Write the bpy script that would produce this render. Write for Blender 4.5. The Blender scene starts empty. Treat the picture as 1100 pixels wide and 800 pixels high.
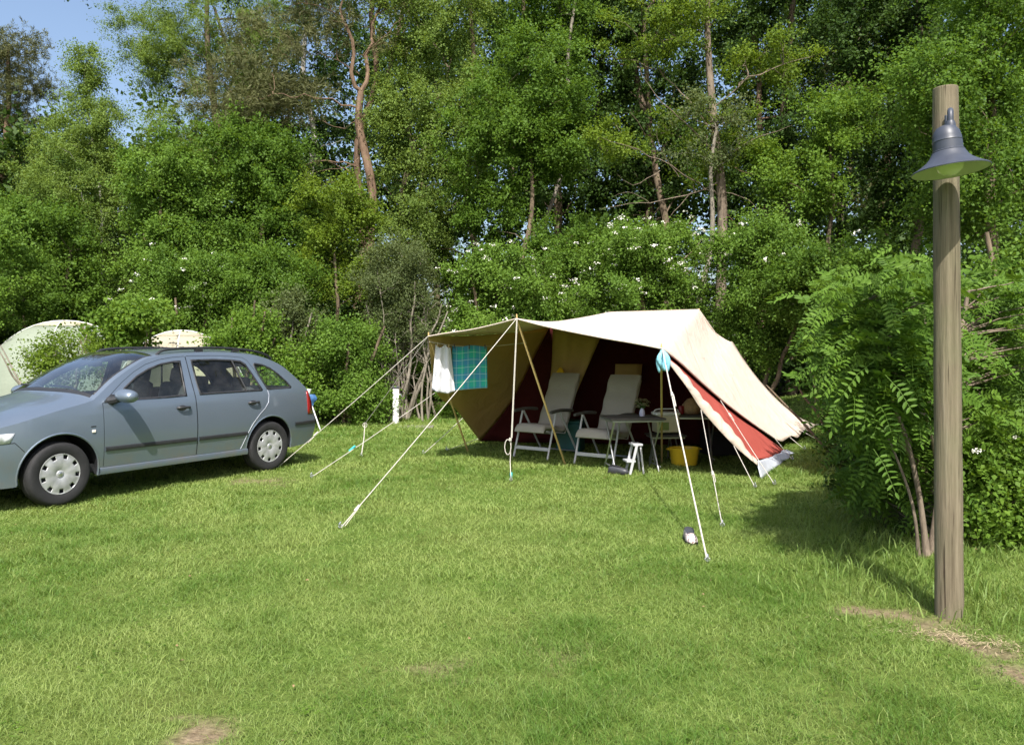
import bpy, math, random
import numpy as np
from mathutils import Vector, Matrix
from mathutils.geometry import delaunay_2d_cdt

random.seed(7)
RS = np.random.RandomState(11)
F = 862.0      # focal length in pixels of the 1100 px wide frame
H = 1.45       # eye height
YH = 374.0     # horizon row
R = math.radians
SC = bpy.context.scene
COL = SC.collection

# ------------------------------------------------------------------ helpers
def P(px, py, Y):
    return Vector(((px-550)/F*Y, Y, H-(py-YH)/F*Y))

def sstep(a, b, x):
    t = min(1, max(0, (x-a)/(b-a)))
    return t*t*(3-2*t)

def gz(x, y):
    """terrain height"""
    x = np.asarray(x, float); y = np.asarray(y, float)
    z = 0.012*np.sin(x*1.3+0.4*y)*np.sin(y*0.9+1)+0.006*np.sin(x*3.1+y*2.3)
    z = z + 0.62*np.exp(-(((x-7.3)/2.4)**2+((y-16.0)/2.9)**2))
    z = z + 0.10*np.exp(-(((x-3.6)/1.0)**2+((y-5.2)/2.2)**2))
    t = np.clip((y-19)/25, 0, 1)
    return z + 0.5*t*t*(3-2*t)

def G(px, py, dz=0.0):
    Y = F*H/(py-YH)
    for _ in range(4):
        X = (px-550)/F*Y
        Y = F*(H-float(gz(X, Y)))/(py-YH)
    X = (px-550)/F*Y
    return Vector((X, Y, float(gz(X, Y))+dz))

class MB:
    def __init__(s): s.v = []; s.f = []; s.sm = True
    def add(s, vs, fs):
        o = len(s.v); s.v.extend([tuple(v) for v in vs]); s.f.extend([tuple(i+o for i in f) for f in fs]); return s
    def box(s, c, d, rot=None):
        c = Vector(c); hx, hy, hz = d[0]/2, d[1]/2, d[2]/2
        vs = [Vector((x*hx, y*hy, z*hz)) for x in (-1, 1) for y in (-1, 1) for z in (-1, 1)]
        if rot is not None: vs = [rot @ v for v in vs]
        return s.add([v+c for v in vs], [(0,1,3,2),(4,6,7,5),(0,4,5,1),(2,3,7,6),(0,2,6,4),(1,5,7,3)])
    def tube(s, pts, r, n=8, cap=True):
        pts = [Vector(p) for p in pts]
        rs = r if isinstance(r, (list, tuple)) else [r]*len(pts)
        o = len(s.v); up = None
        for i, p in enumerate(pts):
            d = (pts[min(i+1, len(pts)-1)]-pts[max(i-1, 0)])
            if d.length < 1e-9: d = Vector((0, 0, 1))
            d.normalize()
            if up is None:
                up = Vector((0, 0, 1)) if abs(d.z) < .9 else Vector((1, 0, 0))
            a = d.cross(up)
            if a.length < 1e-6: a = d.orthogonal()
            a.normalize(); b = d.cross(a).normalized(); up = -b if False else (a.cross(d)).normalized()
            for k in range(n):
                t = 2*math.pi*k/n
                s.v.append(tuple(p+a*math.cos(t)*rs[i]+b*math.sin(t)*rs[i]))
        m = len(pts)
        for i in range(m-1):
            for k in range(n):
                k2 = (k+1) % n
                s.f.append((o+i*n+k, o+i*n+k2, o+(i+1)*n+k2, o+(i+1)*n+k))
        if cap:
            s.f.append(tuple(o+k for k in range(n))[::-1]); s.f.append(tuple(o+(m-1)*n+k for k in range(n)))
        return s
    def lathe(s, prof, n=32, c=(0, 0, 0), mat=None):
        o = len(s.v); m = len(prof)
        for (r, z) in prof:
            for k in range(n):
                t = 2*math.pi*k/n
                v = Vector((r*math.cos(t), r*math.sin(t), z))
                if mat is not None: v = mat @ v
                s.v.append(tuple(v+Vector(c)))
        for i in range(m-1):
            for k in range(n):
                k2 = (k+1) % n
                s.f.append((o+i*n+k, o+i*n+k2, o+(i+1)*n+k2, o+(i+1)*n+k))
        return s
    def grid(s, pts):
        o = len(s.v); m = len(pts); n = len(pts[0])
        for row in pts: s.v.extend([tuple(p) for p in row])
        for i in range(m-1):
            for j in range(n-1):
                s.f.append((o+i*n+j, o+i*n+j+1, o+(i+1)*n+j+1, o+(i+1)*n+j))
        return s
    def build(s, name, mat, parent=None, smooth=True, bevel=0, solid=0, angle=40, offset=0, loc=None):
        me = bpy.data.meshes.new(name); me.from_pydata(s.v, [], s.f); me.update()
        me.materials.append(mat)
        if smooth:
            me.polygons.foreach_set('use_smooth', [True]*len(me.polygons))
            try: me.set_sharp_from_angle(angle=R(angle))
            except Exception: pass
        o = bpy.data.objects.new(name, me); COL.objects.link(o)
        if loc is not None: o.location = loc
        if parent is not None: o.parent = parent
        if solid:
            md = o.modifiers.new('Solidify', 'SOLIDIFY'); md.thickness = solid; md.offset = offset
        if bevel:
            md = o.modifiers.new('Bevel', 'BEVEL'); md.width = bevel; md.segments = 2; md.limit_method = 'ANGLE'; md.angle_limit = R(35)
        return o

def tag(o, label, cat=None, group=None, kind=None):
    if label: o['label'] = label
    if cat: o['category'] = cat
    if group: o['group'] = group
    if kind: o['kind'] = kind
    return o

def empty(name, loc=(0, 0, 0), rz=0.0, label=None, cat=None, group=None):
    o = bpy.data.objects.new(name, None); COL.objects.link(o)
    o.location = loc; o.rotation_euler = (0, 0, rz); o.empty_display_size = .2
    tag(o, label, cat, group); return o

def catmull(pts, n):
    """smooth polyline through points, n samples per span"""
    pts = [Vector(p) for p in pts]; out = []
    for i in range(len(pts)-1):
        p0 = pts[max(i-1, 0)]; p1 = pts[i]; p2 = pts[i+1]; p3 = pts[min(i+2, len(pts)-1)]
        for k in range(n):
            t = k/n
            out.append(0.5*((2*p1)+(-p0+p2)*t+(2*p0-5*p1+4*p2-p3)*t*t+(-p0+3*p1-3*p2+p3)*t**3))
    out.append(pts[-1]); return out

def resample(pts, n):
    d = [0]
    for a, b in zip(pts, pts[1:]): d.append(d[-1]+(b-a).length)
    out = []; j = 0
    for i in range(n+1):
        t = d[-1]*i/n
        while j < len(pts)-2 and d[j+1] < t: j += 1
        seg = d[j+1]-d[j]; k = 0 if seg < 1e-9 else (t-d[j])/seg
        out.append(pts[j].lerp(pts[j+1], min(1, max(0, k))))
    return out

def curve(pts, n):
    return resample(catmull(pts, 10), n)

def coons(c0, c1, d0, d1, nu, nv, fn=None):
    """c0,c1: bottom/top (u), d0,d1: left/right (v)."""
    c0 = curve(c0, nu); c1 = curve(c1, nu); d0 = curve(d0, nv); d1 = curve(d1, nv)
    rows = []
    for j in range(nv+1):
        v = j/nv; row = []
        for i in range(nu+1):
            u = i/nu
            p = (1-v)*c0[i]+v*c1[i]+(1-u)*d0[j]+u*d1[j]-((1-u)*(1-v)*c0[0]+u*(1-v)*c0[-1]+(1-u)*v*c1[0]+u*v*c1[-1])
            if fn: p = fn(p, u, v)
            row.append(p)
        rows.append(row)
    return rows

# ------------------------------------------------------------------ materials
def newmat(name):
    m = bpy.data.materials.new(name); m.use_nodes = True
    nt = m.node_tree; nt.nodes.clear()
    out = nt.nodes.new('ShaderNodeOutputMaterial')
    return m, nt, out

def nd(nt, t, **kw):
    n = nt.nodes.new(t)
    for k, v in kw.items():
        if k in n.inputs: n.inputs[k].default_value = v
        else: setattr(n, k, v)
    return n

def mix(nt, fac, a, b, blend='MIX'):
    n = nt.nodes.new('ShaderNodeMix'); n.data_type = 'RGBA'; n.blend_type = blend
    def s(i, v):
        if hasattr(v, 'is_output') or isinstance(v, bpy.types.NodeSocket): nt.links.new(v, n.inputs[i])
        else: n.inputs[i].default_value = v if not isinstance(v, tuple) or len(v) == 4 else (*v, 1)
    s(0, fac); s(6, a); s(7, b)
    return n.outputs[2]

def ramp(nt, src, stops):
    n = nt.nodes.new('ShaderNodeValToRGB'); nt.links.new(src, n.inputs[0])
    els = n.color_ramp.elements
    while len(els) < len(stops): els.new(0.5)
    for e, (p, c) in zip(els, stops):
        e.position = p; e.color = (c, c, c, 1) if not isinstance(c, tuple) else (*c, 1)
    return n.outputs[0]

def noise(nt, scale, detail=4, rough=.55, vec=None, dist=0):
    n = nd(nt, 'ShaderNodeTexNoise'); n.inputs['Scale'].default_value = scale
    n.inputs['Detail'].default_value = detail; n.inputs['Roughness'].default_value = rough
    n.inputs['Distortion'].default_value = dist
    if vec is not None: nt.links.new(vec, n.inputs['Vector'])
    return n.outputs[0]

def coord(nt, kind='Object', scale=None):
    t = nt.nodes.new('ShaderNodeTexCoord'); o = t.outputs[kind]
    if scale:
        m = nt.nodes.new('ShaderNodeMapping'); m.inputs['Scale'].default_value = scale
        nt.links.new(o, m.inputs[0]); o = m.outputs[0]
    return o

def plain(name, col, rough=.6, metal=0, var=.12, scale=8, bump=0.0, bscale=40, spec=.5, coat=0, stretch=None):
    """principled with procedural colour variation"""
    m, nt, out = newmat(name)
    b = nd(nt, 'ShaderNodeBsdfPrincipled'); b.inputs['Roughness'].default_value = rough
    b.inputs['Metallic'].default_value = metal
    b.inputs['Specular IOR Level'].default_value = spec
    b.inputs['Coat Weight'].default_value = coat; b.inputs['Coat Roughness'].default_value = .04
    c = coord(nt, 'Object', stretch)
    nz = noise(nt, scale, 5, .6, c)
    lo = tuple(x*(1-var) for x in col); hi = tuple(min(1, x*(1+var)) for x in col)
    cr = ramp(nt, nz, [(.3, lo), (.7, hi)])
    nt.links.new(cr, b.inputs['Base Color'])
    if bump:
        bn = nd(nt, 'ShaderNodeBump'); bn.inputs['Strength'].default_value = bump; bn.inputs['Distance'].default_value = .01
        nt.links.new(noise(nt, bscale, 4, .6, c), bn.inputs['Height']); nt.links.new(bn.outputs[0], b.inputs['Normal'])
    nt.links.new(b.outputs[0], out.inputs[0])
    return m

def leafmat(name, c1, c2, trans=.40, tcol=None, rough=.55, spec=.16):
    m, nt, out = newmat(name)
    at = nd(nt, 'ShaderNodeAttribute'); at.attribute_name = 'tint'
    nz = noise(nt, .9, 2, .5, coord(nt, 'Object'))
    ma = nd(nt, 'ShaderNodeMath'); ma.operation = 'MULTIPLY_ADD'
    nt.links.new(nz, ma.inputs[0]); ma.inputs[1].default_value = .5; nt.links.new(at.outputs['Fac'], ma.inputs[2])
    sb = nd(nt, 'ShaderNodeMath'); sb.operation = 'SUBTRACT'; nt.links.new(ma.outputs[0], sb.inputs[0]); sb.inputs[1].default_value = .25
    colr = ramp(nt, sb.outputs[0], [(0.0, c1), (1.0, c2)])
    b = nd(nt, 'ShaderNodeBsdfPrincipled'); b.inputs['Roughness'].default_value = rough; b.inputs['Specular IOR Level'].default_value = spec
    nt.links.new(colr, b.inputs['Base Color'])
    t = nd(nt, 'ShaderNodeBsdfTranslucent')
    tc = mix(nt, .6, colr, tcol or (c2[0]*1.5, c2[1]*1.35, c2[2]*.5))
    nt.links.new(tc, t.inputs[0])
    ms = nd(nt, 'ShaderNodeMixShader'); ms.inputs[0].default_value = trans
    nt.links.new(b.outputs[0], ms.inputs[1]); nt.links.new(t.outputs[0], ms.inputs[2])
    nt.links.new(ms.outputs[0], out.inputs[0])
    return m

def fabric(name, col, tcol, trans=.25, weave=True, var=.05, seams=None):
    m, nt, out = newmat(name)
    c = coord(nt, 'Object')
    nz = noise(nt, 2.2, 4, .6, c)
    cr = ramp(nt, nz, [(.3, tuple(x*(1-var) for x in col)), (.7, tuple(min(1, x*(1+var)) for x in col))])
    st = ramp(nt, noise(nt, 9, 5, .7, c), [(.62, 0.0), (.8, .25)])
    cr = mix(nt, st, cr, tuple(x*.7 for x in col))
    d = nd(nt, 'ShaderNodeBsdfPrincipled'); d.inputs['Roughness'].default_value = .85; d.inputs['Specular IOR Level'].default_value = .15
    if seams:
        sx = nd(nt, 'ShaderNodeSeparateXYZ'); nt.links.new(c, sx.inputs[0])
        q1 = nd(nt, 'ShaderNodeMath'); q1.operation = 'MULTIPLY_ADD'; nt.links.new(sx.outputs[0], q1.inputs[0]); q1.inputs[1].default_value = seams; q1.inputs[2].default_value = .35
        q2 = nd(nt, 'ShaderNodeMath'); q2.operation = 'FRACT'; nt.links.new(q1.outputs[0], q2.inputs[0])
        cr = mix(nt, ramp(nt, q2.outputs[0], [(0.0, .45), (.010, .0)]), cr, tuple(x*.55 for x in col))
        cr = cr
        ln = ramp(nt, q2.outputs[0], [(.022, .30), (.028, 0.0)])
        cr = mix(nt, ln, cr, tuple(x*.7 for x in col))
    nt.links.new(cr, d.inputs['Base Color'])
    bn = nd(nt, 'ShaderNodeBump'); bn.inputs['Strength'].default_value = .75; bn.inputs['Distance'].default_value = .045
    nt.links.new(noise(nt, 3.5, 3, .5, c, .6), bn.inputs['Height'])
    b2 = nd(nt, 'ShaderNodeBump'); b2.inputs['Strength'].default_value = .15; b2.inputs['Distance'].default_value = .002
    nt.links.new(noise(nt, 260, 2, .6, c), b2.inputs['Height']); nt.links.new(bn.outputs[0], b2.inputs['Normal'])
    nt.links.new(b2.outputs[0], d.inputs['Normal'])
    t = nd(nt, 'ShaderNodeBsdfTranslucent'); t.inputs[0].default_value = (*tcol, 1)
    ms = nd(nt, 'ShaderNodeMixShader'); ms.inputs[0].default_value = trans
    nt.links.new(d.outputs[0], ms.inputs[1]); nt.links.new(t.outputs[0], ms.inputs[2])
    nt.links.new(ms.outputs[0], out.inputs[0])
    return m

def paintmat():
    m, nt, out = newmat('car_paint')
    b = nd(nt, 'ShaderNodeBsdfPrincipled')
    c = coord(nt, 'Object')
    base = ramp(nt, noise(nt, 900, 1, .5, c), [(.3, (.155, .195, .245)), (.7, (.200, .245, .300))])
    # dust towards the sills, splash dirt
    g = coord(nt, 'Object'); sep = nd(nt, 'ShaderNodeSeparateXYZ'); nt.links.new(g, sep.inputs[0])
    mr = nd(nt, 'ShaderNodeMapRange'); mr.inputs[1].default_value = .62; mr.inputs[2].default_value = .2; mr.inputs[3].default_value = 0; mr.inputs[4].default_value = 1
    nt.links.new(sep.outputs[2], mr.inputs[0])
    dn = ramp(nt, noise(nt, 7, 6, .65, c), [(.42, 0.0), (.75, .75)])
    mm = nd(nt, 'ShaderNodeMath'); mm.operation = 'MULTIPLY'; nt.links.new(mr.outputs[0], mm.inputs[0]); nt.links.new(dn, mm.inputs[1])
    col = mix(nt, mm.outputs[0], base, (.25, .21, .17, 1))
    nt.links.new(col, b.inputs['Base Color'])
    b.inputs['Metallic'].default_value = .55; b.inputs['Roughness'].default_value = .38
    b.inputs['Coat Weight'].default_value = .8; b.inputs['Coat Roughness'].default_value = .05
    rr = ramp(nt, noise(nt, 3, 4, .6, c), [(.3, .33), (.7, .43)]); nt.links.new(rr, b.inputs['Roughness'])
    nt.links.new(b.outputs[0], out.inputs[0])
    return m

def glassmat(name, tint=(.55, .62, .6), refl=1.0):
    m, nt, out = newmat(name)
    tr = nd(nt, 'ShaderNodeBsdfTransparent'); tr.inputs[0].default_value = (*tint, 1)
    gl = nd(nt, 'ShaderNodeBsdfGlossy'); gl.inputs['Roughness'].default_value = .02; gl.inputs[0].default_value = (1, 1, 1, 1)
    lw = nd(nt, 'ShaderNodeLayerWeight'); lw.inputs[0].default_value = .5
    fr = nd(nt, 'ShaderNodeMath'); fr.operation = 'POWER'; nt.links.new(lw.outputs['Facing'], fr.inputs[0]); fr.inputs[1].default_value = 4.0
    dust = ramp(nt, noise(nt, 6, 5, .7, coord(nt, 'Object')), [(.3, 0.0), (.8, .05)])
    ml = nd(nt, 'ShaderNodeMath'); ml.operation = 'MULTIPLY_ADD'; nt.links.new(fr.outputs[0], ml.inputs[0]); ml.inputs[1].default_value = .95*refl; ml.inputs[2].default_value = .055*refl
    ml.use_clamp = True
    ms = nd(nt, 'ShaderNodeMixShader'); nt.links.new(ml.outputs[0], ms.inputs[0])
    nt.links.new(tr.outputs[0], ms.inputs[1]); nt.links.new(gl.outputs[0], ms.inputs[2])
    df = nd(nt, 'ShaderNodeBsdfDiffuse'); df.inputs[0].default_value = (.5, .5, .48, 1)
    m2 = nd(nt, 'ShaderNodeMixShader'); nt.links.new(dust, m2.inputs[0]); nt.links.new(ms.outputs[0], m2.inputs[1]); nt.links.new(df.outputs[0], m2.inputs[2])
    nt.links.new(m2.outputs[0], out.inputs[0])
    return m

def woodpost():
    m, nt, out = newmat('weathered_post_wood')
    b = nd(nt, 'ShaderNodeBsdfPrincipled'); b.inputs['Roughness'].default_value = .85; b.inputs['Specular IOR Level'].default_value = .2
    c = coord(nt, 'Object', (22, 22, .9))
    n1 = noise(nt, 1.6, 6, .7, c)
    col = ramp(nt, n1, [(.25, (.075, .060, .038)), (.45, (.145, .120, .080)), (.6, (.20, .168, .115)), (.8, (.26, .23, .17))])
    crack = ramp(nt, noise(nt, 4.5, 3, .6, coord(nt, 'Object', (16, 16, .35))), [(.33, 1.0), (.39, 0.0)])
    col = mix(nt, crack, col, (.05, .037, .024, 1))
    kv = nd(nt, 'ShaderNodeTexVoronoi'); kv.inputs['Scale'].default_value = 1.0; nt.links.new(coord(nt, 'Object', (7, 7, 2.6)), kv.inputs['Vector'])
    col = mix(nt, ramp(nt, kv.outputs[0], [(.06, .85), (.16, .0)]), col, (.045, .032, .02, 1))
    gn = ramp(nt, noise(nt, 2.5, 3, .6, coord(nt, 'Object')), [(.45, 0.0), (.75, .45)])
    col = mix(nt, gn, col, (.13, .15, .07, 1))
    nt.links.new(col, b.inputs['Base Color'])
    bn = nd(nt, 'ShaderNodeBump'); bn.inputs['Strength'].default_value = .9; bn.inputs['Distance'].default_value = .012
    nt.links.new(n1, bn.inputs['Height']); nt.links.new(bn.outputs[0], b.inputs['Normal'])
    nt.links.new(b.outputs[0], out.inputs[0])
    return m

def barkmat(name, c1, c2, sc=(9, 9, 2)):
    m, nt, out = newmat(name)
    b = nd(nt, 'ShaderNodeBsdfPrincipled'); b.inputs['Roughness'].default_value = .9; b.inputs['Specular IOR Level'].default_value = .15
    n1 = noise(nt, 1.5, 6, .7, coord(nt, 'Object', sc))
    nt.links.new(ramp(nt, n1, [(.3, c1), (.65, c2)]), b.inputs['Base Color'])
    bn = nd(nt, 'ShaderNodeBump'); bn.inputs['Strength'].default_value = .8; bn.inputs['Distance'].default_value = .02
    nt.links.new(n1, bn.inputs['Height']); nt.links.new(bn.outputs[0], b.inputs['Normal'])
    nt.links.new(b.outputs[0], out.inputs[0]); return m

def plaidmat():
    m, nt, out = newmat('plaid_cloth')
    b = nd(nt, 'ShaderNodeBsdfPrincipled'); b.inputs['Roughness'].default_value = .9; b.inputs['Specular IOR Level'].default_value = .1
    uv = coord(nt, 'UV'); sep = nd(nt, 'ShaderNodeSeparateXYZ'); nt.links.new(uv, sep.inputs[0])
    def band(src, freq, lo, hi, ph=0.0):
        a = nd(nt, 'ShaderNodeMath'); a.operation = 'MULTIPLY_ADD'; nt.links.new(src, a.inputs[0]); a.inputs[1].default_value = freq; a.inputs[2].default_value = ph
        f = nd(nt, 'ShaderNodeMath'); f.operation = 'FRACT'; nt.links.new(a.outputs[0], f.inputs[0])
        g = nd(nt, 'ShaderNodeMath'); g.operation = 'GREATER_THAN'; nt.links.new(f.outputs[0], g.inputs[0]); g.inputs[1].default_value = lo
        l = nd(nt, 'ShaderNodeMath'); l.operation = 'LESS_THAN'; nt.links.new(f.outputs[0], l.inputs[0]); l.inputs[1].default_value = hi
        k = nd(nt, 'ShaderNodeMath'); k.operation = 'MULTIPLY'; nt.links.new(g.outputs[0], k.inputs[0]); nt.links.new(l.outputs[0], k.inputs[1])
        return k.outputs[0]
    x, y = sep.outputs[0], sep.outputs[1]
    def half(s):
        k = nd(nt, 'ShaderNodeMath'); k.operation = 'MULTIPLY'; nt.links.new(s, k.inputs[0]); k.inputs[1].default_value = .5; return k.outputs[0]
    col = mix(nt, half(band(x, 3, .05, .5)), (.05, .50, .40, 1), (.08, .26, .60, 1))
    col = mix(nt, half(band(y, 3, .05, .5, .2)), col, (.08, .26, .60, 1))
    col = mix(nt, half(band(x, 6, .0, .09, .3)), col, (.55, .85, .75, 1))
    col = mix(nt, half(band(y, 6, .0, .09, .1)), col, (.55, .85, .75, 1))
    nt.links.new(col, b.inputs['Base Color'])
    t = nd(nt, 'ShaderNodeBsdfTranslucent'); nt.links.new(col, t.inputs[0])
    ms = nd(nt, 'ShaderNodeMixShader'); ms.inputs[0].default_value = .2
    nt.links.new(b.outputs[0], ms.inputs[1]); nt.links.new(t.outputs[0], ms.inputs[2]); nt.links.new(ms.outputs[0], out.inputs[0])
    return m

def vnoise(x, y, s, seed=0):
    """cheap smooth value noise"""
    r = np.random.RandomState(seed).rand(128, 128)
    u = x*s+40; v = y*s+40; iu = np.floor(u).astype(int); iv = np.floor(v).astype(int); fu = u-iu; fv = v-iv
    fu = fu*fu*(3-2*fu); fv = fv*fv*(3-2*fv)
    a = r[iu % 128, iv % 128]; b = r[(iu+1) % 128, iv % 128]; c = r[iu % 128, (iv+1) % 128]; d = r[(iu+1) % 128, (iv+1) % 128]
    return (a*(1-fu)+b*fu)*(1-fv)+(c*(1-fu)+d*fu)*fv

GDIRT = [  # (px,py, rx, ry, strength) bare patches seen in the lawn
    (222, 787, .15, .11, 1.0), (466, 720, .16, .10, .6), (490, 728, .12, .09, .5), (290, 517, .35, .22, .7),
    (945, 658, .12, .10, .9), (655, 745, .1, .08, .25), (600, 700, .2, .15, .3),
    (1020, 668, .12, .08, .7)]
GD = [(G(a, b), rx, ry, s) for a, b, rx, ry, s in GDIRT]

def dirtmask(x, y):
    x = np.asarray(x, float); y = np.asarray(y, float); m = np.zeros_like(x)
    wob = 1.5*(vnoise(x, y, 5, 61)-.5)+1.3*(vnoise(x, y, 14, 62)-.5)
    a, b = G(978, 662), G(1110, 728); dx, dy = b.x-a.x, b.y-a.y
    t = np.clip(((x-a.x)*dx+(y-a.y)*dy)/(dx*dx+dy*dy), 0, 1); sd = np.hypot(x-a.x-t*dx, y-a.y-t*dy)
    m = np.clip(1.25-sd/(.09+.06*t)+1.1*wob, 0, 1)*.95
    for g, rx, ry, s in GD:
        d = np.sqrt(((x-g.x)/rx)**2+((y-g.y)/ry)**2)+wob
        m = np.maximum(m, s*np.clip(1.4-d, 0, 1))
    return m

def groundmat():
    m, nt, out = newmat('lawn_soil')
    b = nd(nt, 'ShaderNodeBsdfPrincipled'); b.inputs['Roughness'].default_value = .95; b.inputs['Specular IOR Level'].default_value = .1
    c = coord(nt, 'Object')
    n1 = noise(nt, 1.1, 6, .65, c); n2 = noise(nt, 28, 5, .7, c)
    green = ramp(nt, n2, [(.3, (.045, .085, .012)), (.55, (.105, .165, .030)), (.8, (.19, .22, .065))])
    dry = mix(nt, ramp(nt, n1, [(.42, 0.0), (.7, .5)]), green, (.14, .14, .045, 1))
    at = nd(nt, 'ShaderNodeAttribute'); at.attribute_name = 'bare'
    soil = ramp(nt, n2, [(.3, (.12, .085, .05)), (.7, (.30, .235, .15))])
    col = mix(nt, at.outputs['Fac'], dry, soil)
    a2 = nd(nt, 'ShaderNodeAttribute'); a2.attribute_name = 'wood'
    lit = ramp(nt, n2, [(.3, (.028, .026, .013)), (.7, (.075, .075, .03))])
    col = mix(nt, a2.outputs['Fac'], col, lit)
    nt.links.new(col, b.inputs['Base Color'])
    bn = nd(nt, 'ShaderNodeBump'); bn.inputs['Strength'].default_value = .8; bn.inputs['Distance'].default_value = .03
    nt.links.new(n2, bn.inputs['Height']); nt.links.new(bn.outputs[0], b.inputs['Normal'])
    nt.links.new(b.outputs[0], out.inputs[0]); return m

M = dict(
    cream=fabric('cream_canvas', (.64, .54, .45), (.48, .32, .13), .13, seams=1.15),
    tan=fabric('tan_canvas', (.56, .40, .18), (.45, .28, .08), .22),
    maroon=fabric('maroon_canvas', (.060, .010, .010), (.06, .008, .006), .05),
    red=fabric('red_canvas', (.40, .085, .065), (.35, .06, .03), .12),
    mud=fabric('grey_mudflap', (.42, .45, .50), (.2, .2, .2), .05),
    towel=fabric('white_towel', (.80, .81, .85), (.6, .6, .65), .25),
    cushion=fabric('grey_cushion', (.37, .345, .31), (.3, .3, .28), .05),
    rope=plain('rope', (.50, .47, .41), .8, var=.08, scale=60),
    bamboo=plain('tan_pole', (.50, .36, .15), .45, var=.15, scale=5),
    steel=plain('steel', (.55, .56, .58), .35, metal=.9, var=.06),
    whitemetal=plain('white_metal', (.44, .45, .46), .4, var=.05),
    darkmetal=plain('dark_metal', (.05, .052, .06), .45, var=.15),
    plastic=plain('black_plastic', (.022, .023, .025), .5, var=.2, scale=20, bump=.1, bscale=200),
    rubber=plain('tyre_rubber', (.016, .016, .017), .8, var=.25, scale=14, bump=.2, bscale=90),
    hub=plain('wheel_trim', (.40, .41, .41), .42, metal=.35, var=.22, scale=9),
    paint=paintmat(),
    glass=glassmat('side_glass', (.82, .90, .85), .65), wglass=glassmat('windscreen_glass', (.60, .70, .68), 1.5),
    seat=plain('seat_cloth', (.045, .045, .05), .9, var=.2, scale=30),
    redlens=plain('red_lens', (.22, .008, .008), .15, var=.1, coat=.8), clearlens=plain('clear_lens', (.65, .67, .70), .1, var=.05, coat=.8),
    orange=plain('amber_lens', (.75, .70, .62), .2, var=.1),
    post=woodpost(), lampgrey=plain('lamp_grey', (.046, .053, .072), .45, var=.12, scale=12),
    lampin=plain('lamp_white', (.50, .52, .50), .5, var=.05), globe=plain('globe', (.72, .76, .64), .25, var=.04),
    table=plain('table_grey', (.075, .07, .066), .8, var=.12, scale=14),
    yellow=plain('yellow_plastic', (.78, .53, .03), .4, var=.08, scale=12),
    coolbox=plain('cream_plastic', (.62, .58, .44), .5, var=.08), greencloth=plain('teal_plastic', (.015, .10, .10), .5, var=.2),
    teal=plain('teal_cord', (.05, .45, .45), .6, var=.1, scale=30), lightblue=plain('light_blue_cloth', (.22, .52, .62), .85, var=.3, scale=25, bump=.5, bscale=40),
    blue=plain('blue_cloth', (.03, .10, .24), .7, var=.3, scale=20), white=plain('white_plastic', (.78, .79, .78), .5, var=.05),
    basket=plain('wicker', (.36, .23, .12), .8, var=.3, scale=40, bump=.6, bscale=60), redth=plain('red_plastic', (.22, .01, .015), .4),
    concrete=plain('concrete', (.20, .185, .16), .9, var=.18, scale=14, bump=.3, bscale=60),
    tentgreen=fabric('pale_green_tent', (.27, .31, .24), (.4, .5, .35), .2), tentcream=fabric('pale_cream_tent', (.46, .42, .31), (.5, .45, .3), .2),
    plaid=plaidmat(), soil=groundmat(), petal=plain('petals', (.80, .79, .70), .7, var=.06), 
    pinebark=barkmat('pine_bark', (.085, .055, .038), (.23, .155, .105)), birchbark=barkmat('birch_bark', (.16, .14, .12), (.58, .55, .50), (3, 3, 7)),
    bark=barkmat('grey_bark', (.070, .052, .036), (.20, .155, .105)), palebark=barkmat('pale_bark', (.10, .085, .062), (.30, .27, .22)),
    oakbark=barkmat('oak_bark', (.075, .058, .042), (.25, .20, .15)),
    vase=plain('vase_white', (.55, .56, .70), .25, var=.04),
)
L = dict(
    birch=leafmat('birch_leaf', (.082, .142, .026), (.195, .280, .058)),
    mid=leafmat('mid_leaf', (.048, .105, .014), (.125, .220, .028)),
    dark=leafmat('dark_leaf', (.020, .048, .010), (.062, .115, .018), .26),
    oak=leafmat('young_oak_leaf', (.070, .128, .014), (.172, .250, .026)),
    needle=leafmat('pine_needle', (.055, .068, .024), (.150, .155, .060), .12),
    haw=leafmat('hawthorn_leaf', (.052, .115, .015), (.145, .245, .034), .34),
    bright=leafmat('bright_leaf', (.062, .132, .016), (.160, .262, .034)),
    rowan=leafmat('rowan_leaf', (.042, .100, .012), (.118, .210, .026), .30),
    greyg=leafmat('grey_green_leaf', (.060, .090, .030), (.130, .165, .060)),
    grass=leafmat('grass_blade', (.078, .168, .022), (.275, .350, .100), .36, rough=.5, spec=.25),
)

# ------------------------------------------------------------------ numpy mesh
def npmesh(name, V, Fq, mat, tint=None, parent=None, smooth=False, corners=4, attrs=None):
    me = bpy.data.meshes.new(name)
    nv = len(V); nf = len(Fq)
    me.vertices.add(nv); me.vertices.foreach_set('co', np.ascontiguousarray(V, dtype=np.float32).ravel())
    me.loops.add(nf*corners); me.loops.foreach_set('vertex_index', np.ascontiguousarray(Fq, dtype=np.int32).ravel())
    me.polygons.add(nf); me.polygons.foreach_set('loop_start', np.arange(0, nf*corners, corners, dtype=np.int32))
    me.polygons.foreach_set('loop_total', np.full(nf, corners, dtype=np.int32))
    me.update(calc_edges=True)
    if tint is not None:
        a = me.attributes.new('tint', 'FLOAT', 'FACE'); a.data.foreach_set('value', np.ascontiguousarray(tint, dtype=np.float32))
    for k, arr in (attrs or {}).items():
        a = me.attributes.new(k, 'FLOAT', 'POINT'); a.data.foreach_set('value', np.ascontiguousarray(arr, dtype=np.float32))
    if smooth: me.polygons.foreach_set('use_smooth', np.ones(nf, dtype=bool))
    me.materials.append(mat)
    o = bpy.data.objects.new(name, me); COL.objects.link(o)
    if parent is not None: o.parent = parent
    return o

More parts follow.
